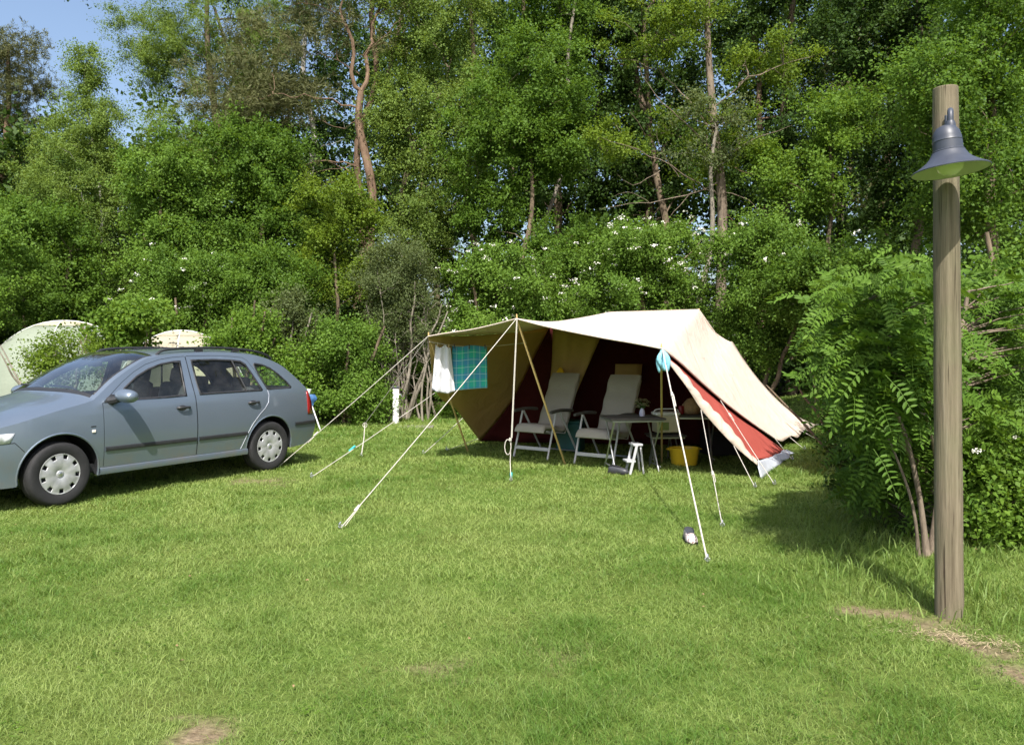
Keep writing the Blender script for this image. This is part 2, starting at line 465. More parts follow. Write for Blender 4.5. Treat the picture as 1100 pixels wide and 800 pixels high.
def nrm(a): return a/np.maximum(1e-9, np.linalg.norm(a, axis=1, keepdims=True))

def leafgeo(C, A, N, Ln, W, fold=.18):
    """rhombic folded leaves: C base, A axis, N normal"""
    A = nrm(A); B = nrm(np.cross(A, N)); N2 = np.cross(B, A)
    Ln = Ln[:, None]; W = W[:, None]
    v0 = C; v2 = C+A*Ln
    mid = C+A*Ln*.45+N2*W*fold
    v1 = mid+B*W*.5; v3 = mid-B*W*.5
    V = np.stack([v0, v1, v2, v3], 1).reshape(-1, 3)
    Fq = np.arange(len(V)).reshape(-1, 4)
    return V, Fq

def rnd(n, s=1.0): return RS.normal(size=(n, 3))*s

def clump_leaves(cent, rad, out, per, size, flat=.75, aspect=.7, twigs=9, droop=0.0, jitter=.06, upn=.55):
    """cent (k,3), rad (k,), out (k,3) outward directions -> leaves on twigs"""
    k = len(cent); lp = max(1, per//twigs)
    C = np.repeat(cent, twigs, 0); rr = np.repeat(rad, twigs); O = np.repeat(out, twigs, 0)
    D = nrm(rnd(len(C))+O*.55+np.array([0, 0, .15-droop])); D[:, 2] *= flat; 
    tl = rr*(.30+1.15*RS.rand(len(C))**1.3)
    n = len(C)*lp
    t = np.tile((np.arange(lp)+.5)/lp, len(C))+RS.rand(n)*.1
    C2 = np.repeat(C, lp, 0); D2 = np.repeat(D, lp, 0); tl2 = np.repeat(tl, lp)
    pos = C2+D2*(t*tl2)[:, None]+rnd(n, 1)*jitter
    pos[:, 2] -= droop*(t**2)*tl2*.6
    side = nrm(rnd(n)+D2*.6)
    nor = nrm(rnd(n)*.52+np.array([0, -.25, upn])+np.repeat(np.repeat(out, twigs, 0), lp, 0)*.45)
    s = size*(.65+.7*RS.rand(n))
    V, Fq = leafgeo(pos, side, nor, s, s*aspect)
    ct = np.repeat(RS.rand(k), twigs*lp)
    tint = np.clip(.20+.45*ct+.28*RS.rand(n), 0, 1)
    return V, Fq, tint

def needle_tufts(cent, rad, out, tufts=26, needles=16, ln=.13, w=.011):
    k = len(cent); n = k*tufts
    C = np.repeat(cent, tufts, 0); rr = np.repeat(rad, tufts)
    off = rnd(n, .5); off[:, 2] *= .55
    T = C+off*rr[:, None]
    D = nrm(np.repeat(out, tufts, 0)*.6+rnd(n, .5)+np.array([0, 0, .35]))
    T2 = np.repeat(T, needles, 0); D2 = np.repeat(D, needles, 0)
    m = n*needles
    A = nrm(D2*.55+rnd(m, .62)); base = T2+D2*(RS.rand(m)*.16)[:, None]
    s = ln*(.7+.6*RS.rand(m))
    V, Fq = leafgeo(base, A, rnd(m), s, np.full(m, w), 0.0)
    tint = np.clip(np.repeat(RS.rand(k), tufts*needles)*.5+.5*RS.rand(m), 0, 1)
    return V, Fq, tint

def limb_tube(mb, a, b, r0, r1, sag=.1, n=5, seg=5):
    a = Vector(a); b = Vector(b); d = (b-a).length
    pts = []; w = Vector((random.uniform(-1, 1), random.uniform(-1, 1), random.uniform(-.3, .8)))*d*sag
    for i in range(seg+1):
        t = i/seg
        pts.append(a.lerp(b, t)+w*math.sin(math.pi*t)*.7+Vector([random.uniform(-1, 1)*d*.012 for _ in range(3)])*(0 if i in (0, seg) else 1))
    mb.tube(pts, [r0+(r1-r0)*i/seg for i in range(seg+1)], n, cap=False)

def make_crown(n_cl, env, cr, origin, seed_out=True):
    """clump centres inside union of ellipsoids env=[(cx,cy,cz,rx,ry,rz,w)] (local). cr=(min,max) clump radius."""
    wts = np.array([e[6] for e in env], float); wts /= wts.sum()
    cs = []; outs = []
    for e, w in zip(env, wts):
        k = max(2, int(n_cl*w))
        d = nrm(RS.normal(size=(k, 3))); rr = RS.rand(k)**.42*(.86+.28*RS.rand(k))
        p = d*rr[:, None]*np.array([e[3], e[4], e[5]])
        cs.append(p+np.array([e[0], e[1], e[2]])); outs.append(nrm(d*np.array([1, 1, .7])))
    c = np.concatenate(cs); o = np.concatenate(outs)
    rad = cr[0]+(cr[1]-cr[0])*RS.rand(len(c))
    return c, rad, o

LIMBK = .62
def dist_pen(h): return min(2.5, .2*h)

def umbel(root, pts, r=.03):
    n = len(pts); q = 70; C2 = np.repeat(np.array([tuple(p) for p in pts]), q, 0)+rnd(n*q, 1)*np.array([r*.5, r*.5, r*.16])
    V2, F2 = leafgeo(C2, rnd(n*q), nrm(rnd(n*q, .4)+np.array([0, -.3, 1])), np.full(n*q, .012), np.full(n*q, .011), .1)
    npmesh('blossom', V2, F2, M['petal'], None, root)

def tree(name, px, Y, label, cat='tree', h=12, env=None, trunk=(.16, .04), lean=(0, 0), ncl=110, cr=(.45, .85), per=230, size=.075,
         leaf='mid', bark='bark', kind='leaf', group=None, twigs=10, droop=0, tw=2.0, path=None, stems=1, bloom=0, aspect=.7, jitter=.07, limbs=None, nlimb=60, bloomsize=.018, flat=.75, X=None):
    Xp = (px-550)/F*Y if X is None else X
    base = Vector((Xp, Y, float(gz(Xp, Y))))
    root = empty(name, base, 0, label, cat, group)
    if env is None: env = [(0, 0, h*.6, tw, tw, h*.42, 1)]
    mb = MB()
    paths = []
    for s in range(stems):
        if path and s == 0: pts = [Vector(p) for p in path]
        else:
            sx = random.uniform(-.35, .35) if stems > 1 else 0; sy = random.uniform(-.3, .3) if stems > 1 else 0
            top = Vector((lean[0]+sx*3, lean[1]+sy*2, h*(.93 if stems == 1 else random.uniform(.6, .9))))
            pts = [Vector((sx*.4, sy*.4, -.1))]
            for i in range(1, 8):
                t = i/7
                pts.append(Vector((sx*.4, sy*.4, 0)).lerp(top, t)+Vector((random.uniform(-1, 1), random.uniform(-1, 1), 0))*.02*h*math.sin(math.pi*t))
        pts = catmull(pts, 3); paths.append(pts)
        n = len(pts); mb.tube(pts, [trunk[0]*(1-i/(n-1))**.8+trunk[1]*(i/(n-1)) if i > 0 else trunk[0]*1.25 for i in range(n)], 9)
    c, rad, out = make_crown(ncl, env, cr, base)
    idx = RS.permutation(len(c))[:nlimb]
    cand = []; crad = []; ll = LIMBK
    for pts in paths:
        for j, p in enumerate(pts):
            if p.z > .12*h: cand.append(p); crad.append(trunk[0]*(1-j/len(pts))*.45)
    for lm in (limbs or []):
        pp = catmull(lm[0], 4); n = len(pp)
        pp = [p+Vector((random.uniform(-1, 1), random.uniform(-1, 1), random.uniform(-1, 1)))*lm[1]*1.3*(0 < i) for i, p in enumerate(pp)]
        mb.tube(pp, [lm[1]*ll*(1-.85*i/(n-1)) for i in range(n)], 7)
        for i, p in enumerate(pp[2:]): cand += [p]*1; crad.append(lm[1]*(1-.85*i/n)*.6)
    # grow outwards: every clump joins the nearest wood below it, so boughs branch
    ca = np.array([tuple(p) for p in cand]); cr_ = np.array(crad)
    tr = np.array([tuple(p) for p in paths[0]])
    order = sorted(idx, key=lambda i: np.min(np.linalg.norm(tr[:, :2]-c[i][None, :2], axis=1)))
    for i in order:
        cc = c[i]; d = ca-cc; dist = np.linalg.norm(d, axis=1)+np.clip(d[:, 2]+.12*dist_pen(h), 0, None)*1.6
        j = int(np.argmin(dist)); a = ca[j]; r0 = float(max(.007, min(cr_[j]*.8, .05*h/10)))
        b_ = cc; w = RS.normal(size=3)*np.linalg.norm(b_-a)*.10; w[2] = abs(w[2])
        pl = [a+(b_-a)*t+w*math.sin(math.pi*t)+RS.normal(size=3)*.02*np.linalg.norm(b_-a)*(0 < t < 1) for t in (0, .2, .4, .6, .8, 1)]
        mb.tube([Vector(p) for p in pl], [r0*(1-.65*t) for t in (0, .2, .4, .6, .8, 1)], 5, cap=False)
        ca = np.concatenate([ca, np.array(pl[2:])]); cr_ = np.concatenate([cr_, [r0*(1-.65*t) for t in (.4, .6, .8, 1)]])
    mb.build('trunk', M[bark], root)
    if kind == 'leaf': V, Fq, t = clump_leaves(c, rad*1.12, out, int(per*(1.75 if Y > 16 else 1.45)), size*(.98 if Y > 16 else .90), flat, aspect, twigs, droop, jitter)
    else: V, Fq, t = needle_tufts(c, rad, out, *kind[1:])
    npmesh('crown', V, Fq, L[leaf], t, root)
    if bloom:
        # umbels: small clusters of petals on outer clumps, camera-independent: all over the outside
        n = bloom; k = RS.randint(0, len(c), n)
        d = nrm(out[k]+rnd(n, .5)+np.array([0, -.1, .5])); ctr = c[k]+d*(rad[k]*1.0)[:, None]
        q = 14; C2 = np.repeat(ctr, q, 0)+rnd(n*q, 1)*np.array([1, 1, .35])*bloomsize*1.8
        V2, F2 = leafgeo(C2, rnd(n*q), nrm(rnd(n*q, .35)+np.array([0, 0, 1])), np.full(n*q, bloomsize*1.8), np.full(n*q, bloomsize*1.7), .1)
        npmesh('blossom', V2, F2, M['petal'], None, root)
    return root

def copytree(src, px, Y, label, rz, sc, X=None, cat='tree', group=None):
    r = src.copy(); COL.objects.link(r)
    Xp = (px-550)/F*Y if X is None else X
    r.location = (Xp, Y, float(gz(Xp, Y))); r.rotation_euler = (0, 0, rz); r.scale = sc
    r['label'] = label; r['category'] = cat
    if group: r['group'] = group
    elif 'group' in r: del r['group']
    for ch in list(src.children):
        c = ch.copy(); COL.objects.link(c); c.parent = r
    return r
# ================================================================== camera, light, sky
def setup():
    cd = bpy.data.cameras.new('camera'); cam = bpy.data.objects.new('camera', cd); COL.objects.link(cam)
    cam.location = (0, 0, H); cam.rotation_euler = (R(90), 0, 0)
    cd.sensor_fit = 'HORIZONTAL'; cd.sensor_width = 36; cd.lens = 36*F/1100; cd.shift_y = -26/1100; cd.clip_end = 600; cd.clip_start = .05
    SC.camera = cam
    w = bpy.data.worlds.new('World'); SC.world = w; w.use_nodes = True
    nt = w.node_tree; nt.nodes.clear()
    sky = nt.nodes.new('ShaderNodeTexSky'); sky.sky_type = 'NISHITA'; sky.sun_disc = False
    sky.sun_elevation = R(SUN_EL); sky.sun_rotation = R(180-2); sky.altitude = 0; sky.air_density = 1.0; sky.dust_density = 3.5; sky.ozone_density = 1.2
    bg = nt.nodes.new('ShaderNodeBackground'); bg.inputs[1].default_value = .14
    out = nt.nodes.new('ShaderNodeOutputWorld')
    nt.links.new(sky.outputs[0], bg.inputs[0]); nt.links.new(bg.outputs[0], out.inputs[0])
    ld = bpy.data.lights.new('sun', 'SUN'); ld.energy = 4.6; ld.angle = R(.53); ld.color = (1, .955, .90)
    lo = bpy.data.objects.new('sun', ld); COL.objects.link(lo); lo.location = (0, -5, 20)
    a = R(SUN_EL); S = Vector((math.cos(a)*.035, -math.cos(a), math.sin(a)))
    lo.rotation_euler = S.to_track_quat('Z', 'Y').to_euler()
    SC.view_settings.view_transform = 'Standard'; SC.view_settings.look = 'None'; SC.view_settings.gamma = 1; SC.view_settings.exposure = .74
    c = SC.cycles
    c.max_bounces = 7; c.diffuse_bounces = 3; c.glossy_bounces = 3; c.transmission_bounces = 4; c.transparent_max_bounces = 10
    c.sample_clamp_indirect = 6; c.caustics_reflective = False; c.caustics_refractive = False
    c.use_denoising = True; c.use_adaptive_sampling = True; c.adaptive_threshold = .01
    try: c.denoiser = 'OPENIMAGEDENOISE'; c.denoising_input_passes = 'RGB_ALBEDO_NORMAL'; c.denoising_prefilter = 'ACCURATE'
    except Exception: pass
SUN_EL = 51.5
setup()

# ================================================================== ground
def ground():
    xs = np.concatenate([-np.geomspace(150, 9, 16), np.arange(-8.5, 8.6, .1), np.geomspace(9, 150, 16)])
    ys = np.concatenate([-np.geomspace(60, 2, 8), np.arange(-1, 2.6, .5), np.arange(2.6, 12, .05), np.arange(12, 22, .16), np.geomspace(22.5, 300, 26)])
    Xg, Yg = np.meshgrid(xs, ys); Zg = gz(Xg, Yg)
    V = np.stack([Xg, Yg, Zg], -1).reshape(-1, 3); nx = len(xs); ny = len(ys)
    i = np.arange(ny-1)[:, None]*nx+np.arange(nx-1)[None, :]
    Fq = np.stack([i, i+1, i+1+nx, i+nx], -1).reshape(-1, 4)
    x, y = V[:, 0], V[:, 1]
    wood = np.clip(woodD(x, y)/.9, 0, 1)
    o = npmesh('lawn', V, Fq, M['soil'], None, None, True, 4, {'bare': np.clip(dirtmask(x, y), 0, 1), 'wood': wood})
    tag(o, None, None, None, 'structure')

def edgeY(x):
    """where the mown lawn ends and the wood floor starts"""
    x = np.asarray(x, float)
    a = 17.6+.6*np.sin(x*.9)+.25*np.sin(x*2.7)
    l = np.interp(x, [-12, -8, -6, -4, -2.5], [13.2, 13.0, 13.4, 14.6, 17.0])
    return np.minimum(a, l)+np.where(x > 5, 1.0, 0)

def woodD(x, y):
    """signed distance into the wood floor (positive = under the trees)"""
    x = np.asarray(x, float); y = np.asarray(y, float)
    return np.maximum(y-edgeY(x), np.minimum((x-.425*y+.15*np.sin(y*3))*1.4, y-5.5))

def blades(x, y, ln, w, tint, name, label, lean=.5, mat='grass'):
    n = len(x); z = gz(x, y)-.004
    ang = RS.rand(n)*2*math.pi; d = np.stack([np.cos(ang), np.sin(ang), np.zeros(n)], 1)
    la = RS.rand(n)*2*math.pi; l = np.stack([np.cos(la), np.sin(la), np.zeros(n)], 1)*(lean*(.3+RS.rand(n)))[:, None]
    up = np.array([0, 0, 1.0])
    b = np.stack([x, y, z], 1); W = (d*w[:, None]*.5); Ln = ln[:, None]
    m = b+(up*.6+l*.3)*Ln; t = b+(up*.92+l*1.0)*Ln
    V = np.stack([b-W, b+W, m+W*.75, m-W*.75, t+W*.12, t-W*.12], 1).reshape(-1, 3)
    k = np.arange(n)[:, None]*6
    Fq = np.concatenate([k+np.array([[0, 1, 2, 3]]), k+np.array([[3, 2, 4, 5]])], 1).reshape(-1, 4)
    o = npmesh(name, V, Fq, L[mat], np.repeat(tint, 2))
    tag(o, label, 'grass', None, 'stuff'); return o

def lawn_tint(x, y):
    wx = x+.25*vnoise(x, y, 2.1, 21); wy = y+.25*vnoise(x, y, 2.1, 22)
    p = .45*vnoise(wx, wy, .6, 1)+.55*vnoise(wx, wy, 1.9, 2)
    q = vnoise(wx, wy, 5.5, 3)*.6+vnoise(x, y, 13, 33)*.4
    t = .52+1.15*(p-.5)+.75*(q-.5)
    return t

def grass():
    X = []; Y = []; Lh = []; Wd = []; T = []
    for (y0, y1, dens, w) in [(2.45, 3.6, 11000, .0028), (3.6, 5, 8500, .0034), (5, 7, 4800, .0048), (7, 9.5, 2600, .007), (9.5, 13, 1400, .010), (13, 19.5, 720, .015)]:
        A = (y1-y0)*(1.5*(y0+y1)/2+1.2); n = int(A*dens)
        y = y0+(y1-y0)*RS.rand(n); x = (RS.rand(n)-.5)*(1.5*y+1.2)
        X.append(x); Y.append(y); Wd.append(np.full(n, w)); 
        h = .017+.018*RS.rand(n); Lh.append(h*(1+.03*y))
    x = np.concatenate(X); y = np.concatenate(Y); w = np.concatenate(Wd); h = np.concatenate(Lh)
    t = lawn_tint(x, y)
    worn = vnoise(x, y, 2.3, 9)*.6+vnoise(x, y, 7, 8)*.4
    keep = (RS.rand(len(x)) > np.clip(dirtmask(x, y)*1.15, 0, .96)) & (woodD(x, y) < .35) & (RS.rand(len(x)) > np.clip((worn-.62)*3.2, 0, .6))
    x, y, w, h, t, worn = [a[keep] for a in (x, y, w, h, t, worn)]
    h = h*(.6+.8*vnoise(x, y, 3.1, 5))*(1+1.3*np.clip(.45-t, 0, 1))
    tint = np.clip(t+RS.normal(size=len(x))*.17, 0, 1)
    dry = RS.rand(len(x)) < .06
    tint[dry] = 1.0
    blades(x, y, h, w*(.8+.4*RS.rand(len(x))), tint, 'lawn_grass', 'short mown green grass covering the whole pitch', 1.5)
    # rough long grass along the edges
    n = 130000
    y = 3.6+15.5*RS.rand(n)**.9; x = (RS.rand(n)-.5)*(1.6*y+1)
    dlt = woodD(x, y)
    pst = np.exp(-(((x-2.45)/.55)**2+((y-4.75)/.62)**2))
    pr = np.exp(-((dlt+.1)/.45)**2)*np.where((x > 2) & (y < 9), .35, 1)+pst*.8
    keep = (RS.rand(n) < pr) & (RS.rand(n) > dirtmask(x, y)*.9)
    x, y = x[keep], y[keep]; n = len(x)
    near = np.clip(1.3-y/16, .35, 1)
    blades(x, y, (.04+.10*RS.rand(n))*(.6+.4*near), .0045+.0009*y, np.clip(.18+.4*RS.rand(n)+.15*vnoise(x, y, 2, 4), 0, 1), 'rough_grass', 'long uncut grass along the foot of the shrubs', .65)
    # extra dense long tufts round the lamp post and under the right hand bush
    n = 3800
    x = 2.05+2.6*RS.rand(n); y = 4.3+2.6*RS.rand(n)
    cl = vnoise(x, y, 3.5, 12)
    keep = (cl > .45) & (x > 2.0+.25*(y-4.3)*.2) & (dirtmask(x, y) < .3) & (y > 4.45-.1*x)
    x, y = x[keep], y[keep]; n = len(x)
    blades(x, y, .035+.085*RS.rand(n), np.full(n, .0045), np.clip(.12+.45*RS.rand(n), 0, 1), 'grass_tuft', 'tall tangled grass under the bush beside the lamp post', .7)
    # dry straw on bare soil by the post
    g = G(1048, 692); n = 420
    x = g.x+RS.normal(size=n)*.22+.02; y = g.y+RS.normal(size=n)*.06-(x-g.x)*.52+.02
    ln = .02+.05*RS.rand(n)
    z = gz(x, y)+.006+.02*RS.rand(n)
    ang = RS.rand(n)*6.28; A = np.stack([np.cos(ang), np.sin(ang), .12*RS.normal(size=n)], 1)
    V, Fq = leafgeo(np.stack([x, y, z], 1), A, np.tile([0, 0, 1.0], (n, 1)), ln, np.full(n, .0035), 0)
    o = npmesh('dry_straw', V, Fq, plain('straw', (.42, .33, .20), .8, var=.3, scale=60)); tag(o, 'dry brown straw on bare soil at the foot of the lamp post', 'straw', None, 'stuff')
ground(); grass()
def litter():
    # low clover rosettes and a few dead leaves and daisies in the turf
    n = 5200; y = 2.6+8*RS.rand(n)**1.3; x = (RS.rand(n)-.5)*(1.4*y+.6)
    k = (vnoise(x, y, 1.6, 51)*.6+vnoise(x, y, 5, 52)*.4 > .56) & (woodD(x, y) < 0); x, y = x[k], y[k]; n = len(x)
    q = 3; X = np.repeat(x, q)+RS.normal(size=n*q)*.006; Y_ = np.repeat(y, q)+RS.normal(size=n*q)*.006
    C = np.stack([X, Y_, gz(X, Y_)+.018+.012*RS.rand(n*q)], 1)
    V, Fq = leafgeo(C, rnd(n*q)*np.array([1, 1, .15]), nrm(rnd(n*q, .25)+np.array([0, 0, 1])), np.full(n*q, .011)+.004*RS.rand(n*q), np.full(n*q, .012), .1)
    o = npmesh('clover_patch', V, Fq, L['mid'], np.repeat(RS.rand(n), q)); tag(o, 'small clover leaves scattered through the lawn in loose patches', 'clover', None, 'stuff')
    n = 70; y = 2.6+11*RS.rand(n); x = (RS.rand(n)-.5)*(1.4*y+.6); k = woodD(x, y) < .2; x, y = x[k], y[k]; n = len(x)
    C = np.stack([x, y, gz(x, y)+.025+.01*RS.rand(n)], 1)
    V, Fq = leafgeo(C, rnd(n)*np.array([1, 1, .3]), nrm(rnd(n, .5)+np.array([0, 0, 1])), .014+.014*RS.rand(n), .009+.008*RS.rand(n), .3)
    o = npmesh('fallen_leaf_litter', V, Fq, plain('dead_leaf', (.24, .16, .075), .8, var=.4, scale=3)); tag(o, 'dry brown fallen leaves lying here and there on the lawn', 'leaf litter', None, 'stuff')
litter()

# ================================================================== car
CAR_O = Vector((-5.236, 7.104, 0)); CAR_A = math.atan2(.8536, .521)
def smoothfn(xs, ys):
    xs = list(xs); ys = list(ys)
    def f(x):
        if x <= xs[0]: return ys[0]
        if x >= xs[-1]: return ys[-1]
        for i in range(len(xs)-1):
            if x <= xs[i+1]: break
        t = (x-xs[i])/(xs[i+1]-xs[i]); h = xs[i+1]-xs[i]
        def m(j):
            if j <= 0 or j >= len(xs)-1: 
                return (ys[1]-ys[0])/(xs[1]-xs[0]) if j <= 0 else (ys[-1]-ys[-2])/(xs[-1]-xs[-2])
            return (ys[j+1]-ys[j-1])/(xs[j+1]-xs[j-1])
        return (2*t**3-3*t*t+1)*ys[i]+(t**3-2*t*t+t)*h*m(i)+(-2*t**3+3*t*t)*ys[i+1]+(t**3-t*t)*h*m(i+1)
    return f
Wz = smoothfn([.2, .33, .45, .60, .75, .86, .93, .97, 1.1, 1.25, 1.42], [.792, .806, .822, .829, .820, .806, .790, .772, .715, .655, .585])
def carW(x, z):
    w = Wz(z)
    if x < .85: w -= .17*((.85-x)/.85)**2
    if x > 3.1: w -= .10*((x-3.1)/.95)**2
    return w
QP = [(.10, .22), (.02, .34), (.0, .50), (.05, .62), (.14, .71), (.43, .785), (.75, .87), (1.07, .94), (1.16, .985), (1.40, 1.15), (1.72, 1.315), (1.88, 1.358),
      (2.05, 1.38), (2.35, 1.40), (2.8, 1.40), (3.17, 1.365), (3.4, 1.31), (3.58, 1.235), (3.70, 1.15), (3.84, 1.03), (3.94, .92), (3.99, .78), (4.02, .62), (4.06, .52), (4.05, .40), (3.98, .26)]
CR = [.15, .17, .17, .15, .13, .075, .06, .07, .085, .10, .085, .06, .045, .04, .04, .05, .065, .075, .08, .075, .08, .085, .09, .11, .11, .10]
def side_panel(poly, holes, name, mat, parent, side=-1, off=0.0, step=.05, solid=0, grid=.07):
    rings = [poly]+list(holes)
    vs = []; es = []
    for r in rings:
        rr = []
        for a, b in zip(r, r[1:]+r[:1]):
            n = max(1, int(math.hypot(b[0]-a[0], b[1]-a[1])/step))
            rr += [(a[0]+(b[0]-a[0])*k/n, a[1]+(b[1]-a[1])*k/n) for k in range(n)]
        o = len(vs); vs += rr; es += [(o+i, o+(i+1) % len(rr)) for i in range(len(rr))]
    def inside(p):
        c = False
        for r in rings:
            for a, b in zip(r, r[1:]+r[:1]):
                if (a[1] > p[1]) != (b[1] > p[1]) and p[0] < (b[0]-a[0])*(p[1]-a[1])/(b[1]-a[1])+a[0]: c = not c
        return c
    x0 = min(p[0] for p in poly); x1 = max(p[0] for p in poly); z0 = min(p[1] for p in poly); z1 = max(p[1] for p in poly)
    bv = list(vs)
    x = x0+grid/2
    while x < x1:
        z = z0+grid*.37
        while z < z1:
            if inside((x, z)) and min((x-q[0])**2+(z-q[1])**2 for q in bv) > (grid*.45)**2: vs.append((x, z))
            z += grid*.8
        x += grid
    out = delaunay_2d_cdt([Vector(v) for v in vs], es, [], 0, 1e-5)
    V2, F2 = out[0], out[2]
    mb = MB(); mb.v = [(v.x, side*(carW(v.x, v.y)+off), v.y) for v in V2]
    for f in F2:
        c = sum((V2[i] for i in f), Vector((0, 0)))/len(f)
        if inside(c): mb.f.append(tuple(f) if side < 0 else tuple(f)[::-1])
    # orient outward
    me_o = mb.build(name, mat, parent, True, angle=60, solid=solid, offset=-1 if solid else 0)
    me = me_o.data
    if len(me.polygons):
        s = sum(p.normal.y*p.area for p in me.polygons)
        if s*side < 0: me.flip_normals()
    return me_o
def arc(cx, cz, r, a0, a1, n=20): return [(cx+r*math.cos(R(a0+(a1-a0)*k/n)), cz+r*math.sin(R(a0+(a1-a0)*k/n))) for k in range(n+1)]

def car():
    root = empty('parked_car', CAR_O+Vector((0, 0, .004)), CAR_A, 'blue grey estate car with roof rails parked on the grass at the left', 'car')
    Qs = [Vector((x, 0, z)) for x, z in QP]
    # smooth profile
    SUB = 5; prof = catmull(Qs, SUB); crs = catmull([Vector((c, 0, 0)) for c in CR], SUB)
    prof2 = [(p.x, p.z) for p in prof]
    def frame(i):
        a = prof[max(0, i-1)]; b = prof[min(len(prof)-1, i+1)]; t = (b-a).normalized()
        return Vector((-t.z, 0, t.x))
    def top(name, i0, i1, t0, t1, mat, nt_=20, off=0.0, solid=0, parent=root):
        rows = []
        for i in range(i0, i1+1):
            p = prof[i]; N = frame(i); w = carW(p.x, p.z); row = []
            for k in range(nt_+1):
                t = t0+(t1-t0)*k/nt_
                row.append(Vector((p.x, t*w, p.z))+N*(crs[i].x*(1-abs(t)**3.2)+off))
            rows.append(row)
        mb = MB().grid(rows)
        o = mb.build(name, mat, parent, True, angle=80, solid=solid, offset=-1)
        me = o.data; c = sum(((p.center-Vector((2, 0, .6))).dot(p.normal) for p in me.polygons))
        if c < 0: me.flip_normals()
        return o
    I = lambda k: k*SUB
    sil = prof2[:]
    af = arc(.79, .30, .365, -12, 192)        # front arch
    ar = arc(3.26, .30, .355, -10, 190)
    # silhouette polygon: profile front->rear over the top, then bottom rear->front with arches
    poly = sil+[(3.63, .24)]+ar+[(2.9, .24), (2.0, .235), (1.17, .24)]+af+[(.40, .22)]
    d1 = [(1.200, .305), (1.195, .60), (1.200, .915), (1.27, .97), (1.45, 1.108), (1.60, 1.205), (1.75, 1.278), (1.92, 1.325), (2.08, 1.347), (2.228, 1.356), (2.238, 1.345), (2.236, .9), (2.236, .315), (2.226, .305)]
    d2 = [(2.256, .305), (2.246, .315), (2.246, .9), (2.248, 1.345), (2.258, 1.358), (2.6, 1.360), (2.85, 1.350), (3.0, 1.335), (3.06, 1.30), (3.15, 1.15), (3.235, .97), (3.245, .90), (3.225, .81), (3.17, .745), (3.08, .675), (2.98, .575), (2.90, .455), (2.845, .34), (2.82, .305)]
    def grow(pl, d):
        n = len(pl); out = []; A = sum(pl[i][0]*pl[(i+1) % n][1]-pl[(i+1) % n][0]*pl[i][1] for i in range(n)); s = 1 if A > 0 else -1
        for i in range(n):
            a = Vector(pl[i-1]); b = Vector(pl[i]); c = Vector(pl[(i+1) % n])
            n1 = Vector(((b-a).y, -(b-a).x)).normalized(); n2 = Vector(((c-b).y, -(c-b).x)).normalized(); m = (n1+n2)
            m = m.normalized() if m.length > .2 else n1
            out.append(tuple(b+m*d*s/max(.5, m.dot(n1))))
        return out
    w1 = [(1.335, .935), (1.46, 1.055), (1.62, 1.165), (1.77, 1.235), (1.93, 1.284), (2.08, 1.306), (2.165, 1.310), (2.150, 1.10), (2.135, .945), (1.9, .938)]
    w2 = [(2.305, .948), (2.300, 1.1), (2.303, 1.318), (2.6, 1.322), (2.83, 1.312), (2.96, 1.298), (3.02, 1.262), (3.09, 1.13), (3.165, .965), (3.15, .955), (2.7, .952)]
    w3 = [(3.245, .962), (3.17, 1.14), (3.135, 1.255), (3.16, 1.270), (3.27, 1.252), (3.38, 1.21), (3.49, 1.135), (3.59, 1.045), (3.645, .978), (3.63, .965)]
    for sd in (-1, 1):
        side_panel(poly, [grow(d1, .0045), grow(d2, .0045), w3], 'body_side', M['paint'], root, sd)
        side_panel(grow(poly, -.012), [grow(w1, .004), grow(w2, .004), w3], 'body_shell', M['plastic'], root, sd, off=-.030, solid=0, step=.08, grid=.14)
        for d, w, hx in ((d1, w1, 2.075), (d2, w2, 3.005)):
            dr = side_panel(d, [w], 'door', M['paint'], root, sd)
            side_panel(grow(w, .006), [grow(w, -.016)], 'window_seal', M['plastic'], dr, sd, off=.004, solid=.002, grid=.5)
            side_panel(grow(w, .004), [], 'window', M['glass'], dr, sd, off=-.008, solid=0)
            hz = .815
            yy = lambda x, z, o_: sd*(carW(x, z)+o_)
            hb = MB(); hb.lathe([(0.0001, .0), (.040, .001), (.052, -.002)], 20, (0, 0, 0), Matrix.Translation((hx-.01, yy(hx, hz, .002), hz)) @ Matrix.Rotation(R(90)*(-sd), 4, 'X') @ Matrix.Diagonal((1.05, .62, 1, 1)))
            hb.tube(catmull([(hx-.075, yy(hx, hz, .004), hz+.006), (hx-.05, yy(hx, hz, .030), hz+.010), (hx+.04, yy(hx, hz, .032), hz+.010), (hx+.075, yy(hx, hz, .006), hz+.006)], 4), .013, 8)
            hb.build('handle', M['plastic'], dr)
            x0 = min(p[0] for p in d)+.012; x1 = 2.225 if d is d1 else 2.905
            rows = []
            for k in range(15):
                x = x0+(x1-x0)*k/14; zc = .478
                rows.append([Vector((x, yy(x, zc, o_), z)) for o_, z in ((-.002, zc-.022), (.011, zc-.017), (.015, zc), (.011, zc+.017), (-.002, zc+.022))])
            sp = MB().grid(rows).build('rub_strip', M['plastic'], dr, angle=30)
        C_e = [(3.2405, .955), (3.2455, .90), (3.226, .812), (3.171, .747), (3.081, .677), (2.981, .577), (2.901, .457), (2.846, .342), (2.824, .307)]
        MB().tube([Vector((x, sd*(carW(x, z)+.001), z)) for x, z in C_e], .0042, 6).build('seam_glint', M['steel'], dr)  # added bright tube along the door seam, stands in for its sun glint
        dv = MB().tube([(2.835, sd*(carW(2.84, 1.31)+.004), 1.312), (2.935, sd*(carW(2.93, .96)+.004), .955)], .011, 6).build('window_bar', M['plastic'], root)
        side_panel(grow(w3, .006), [grow(w3, -.014)], 'window_seal', M['plastic'], root, sd, off=.003, solid=.002, grid=.5)
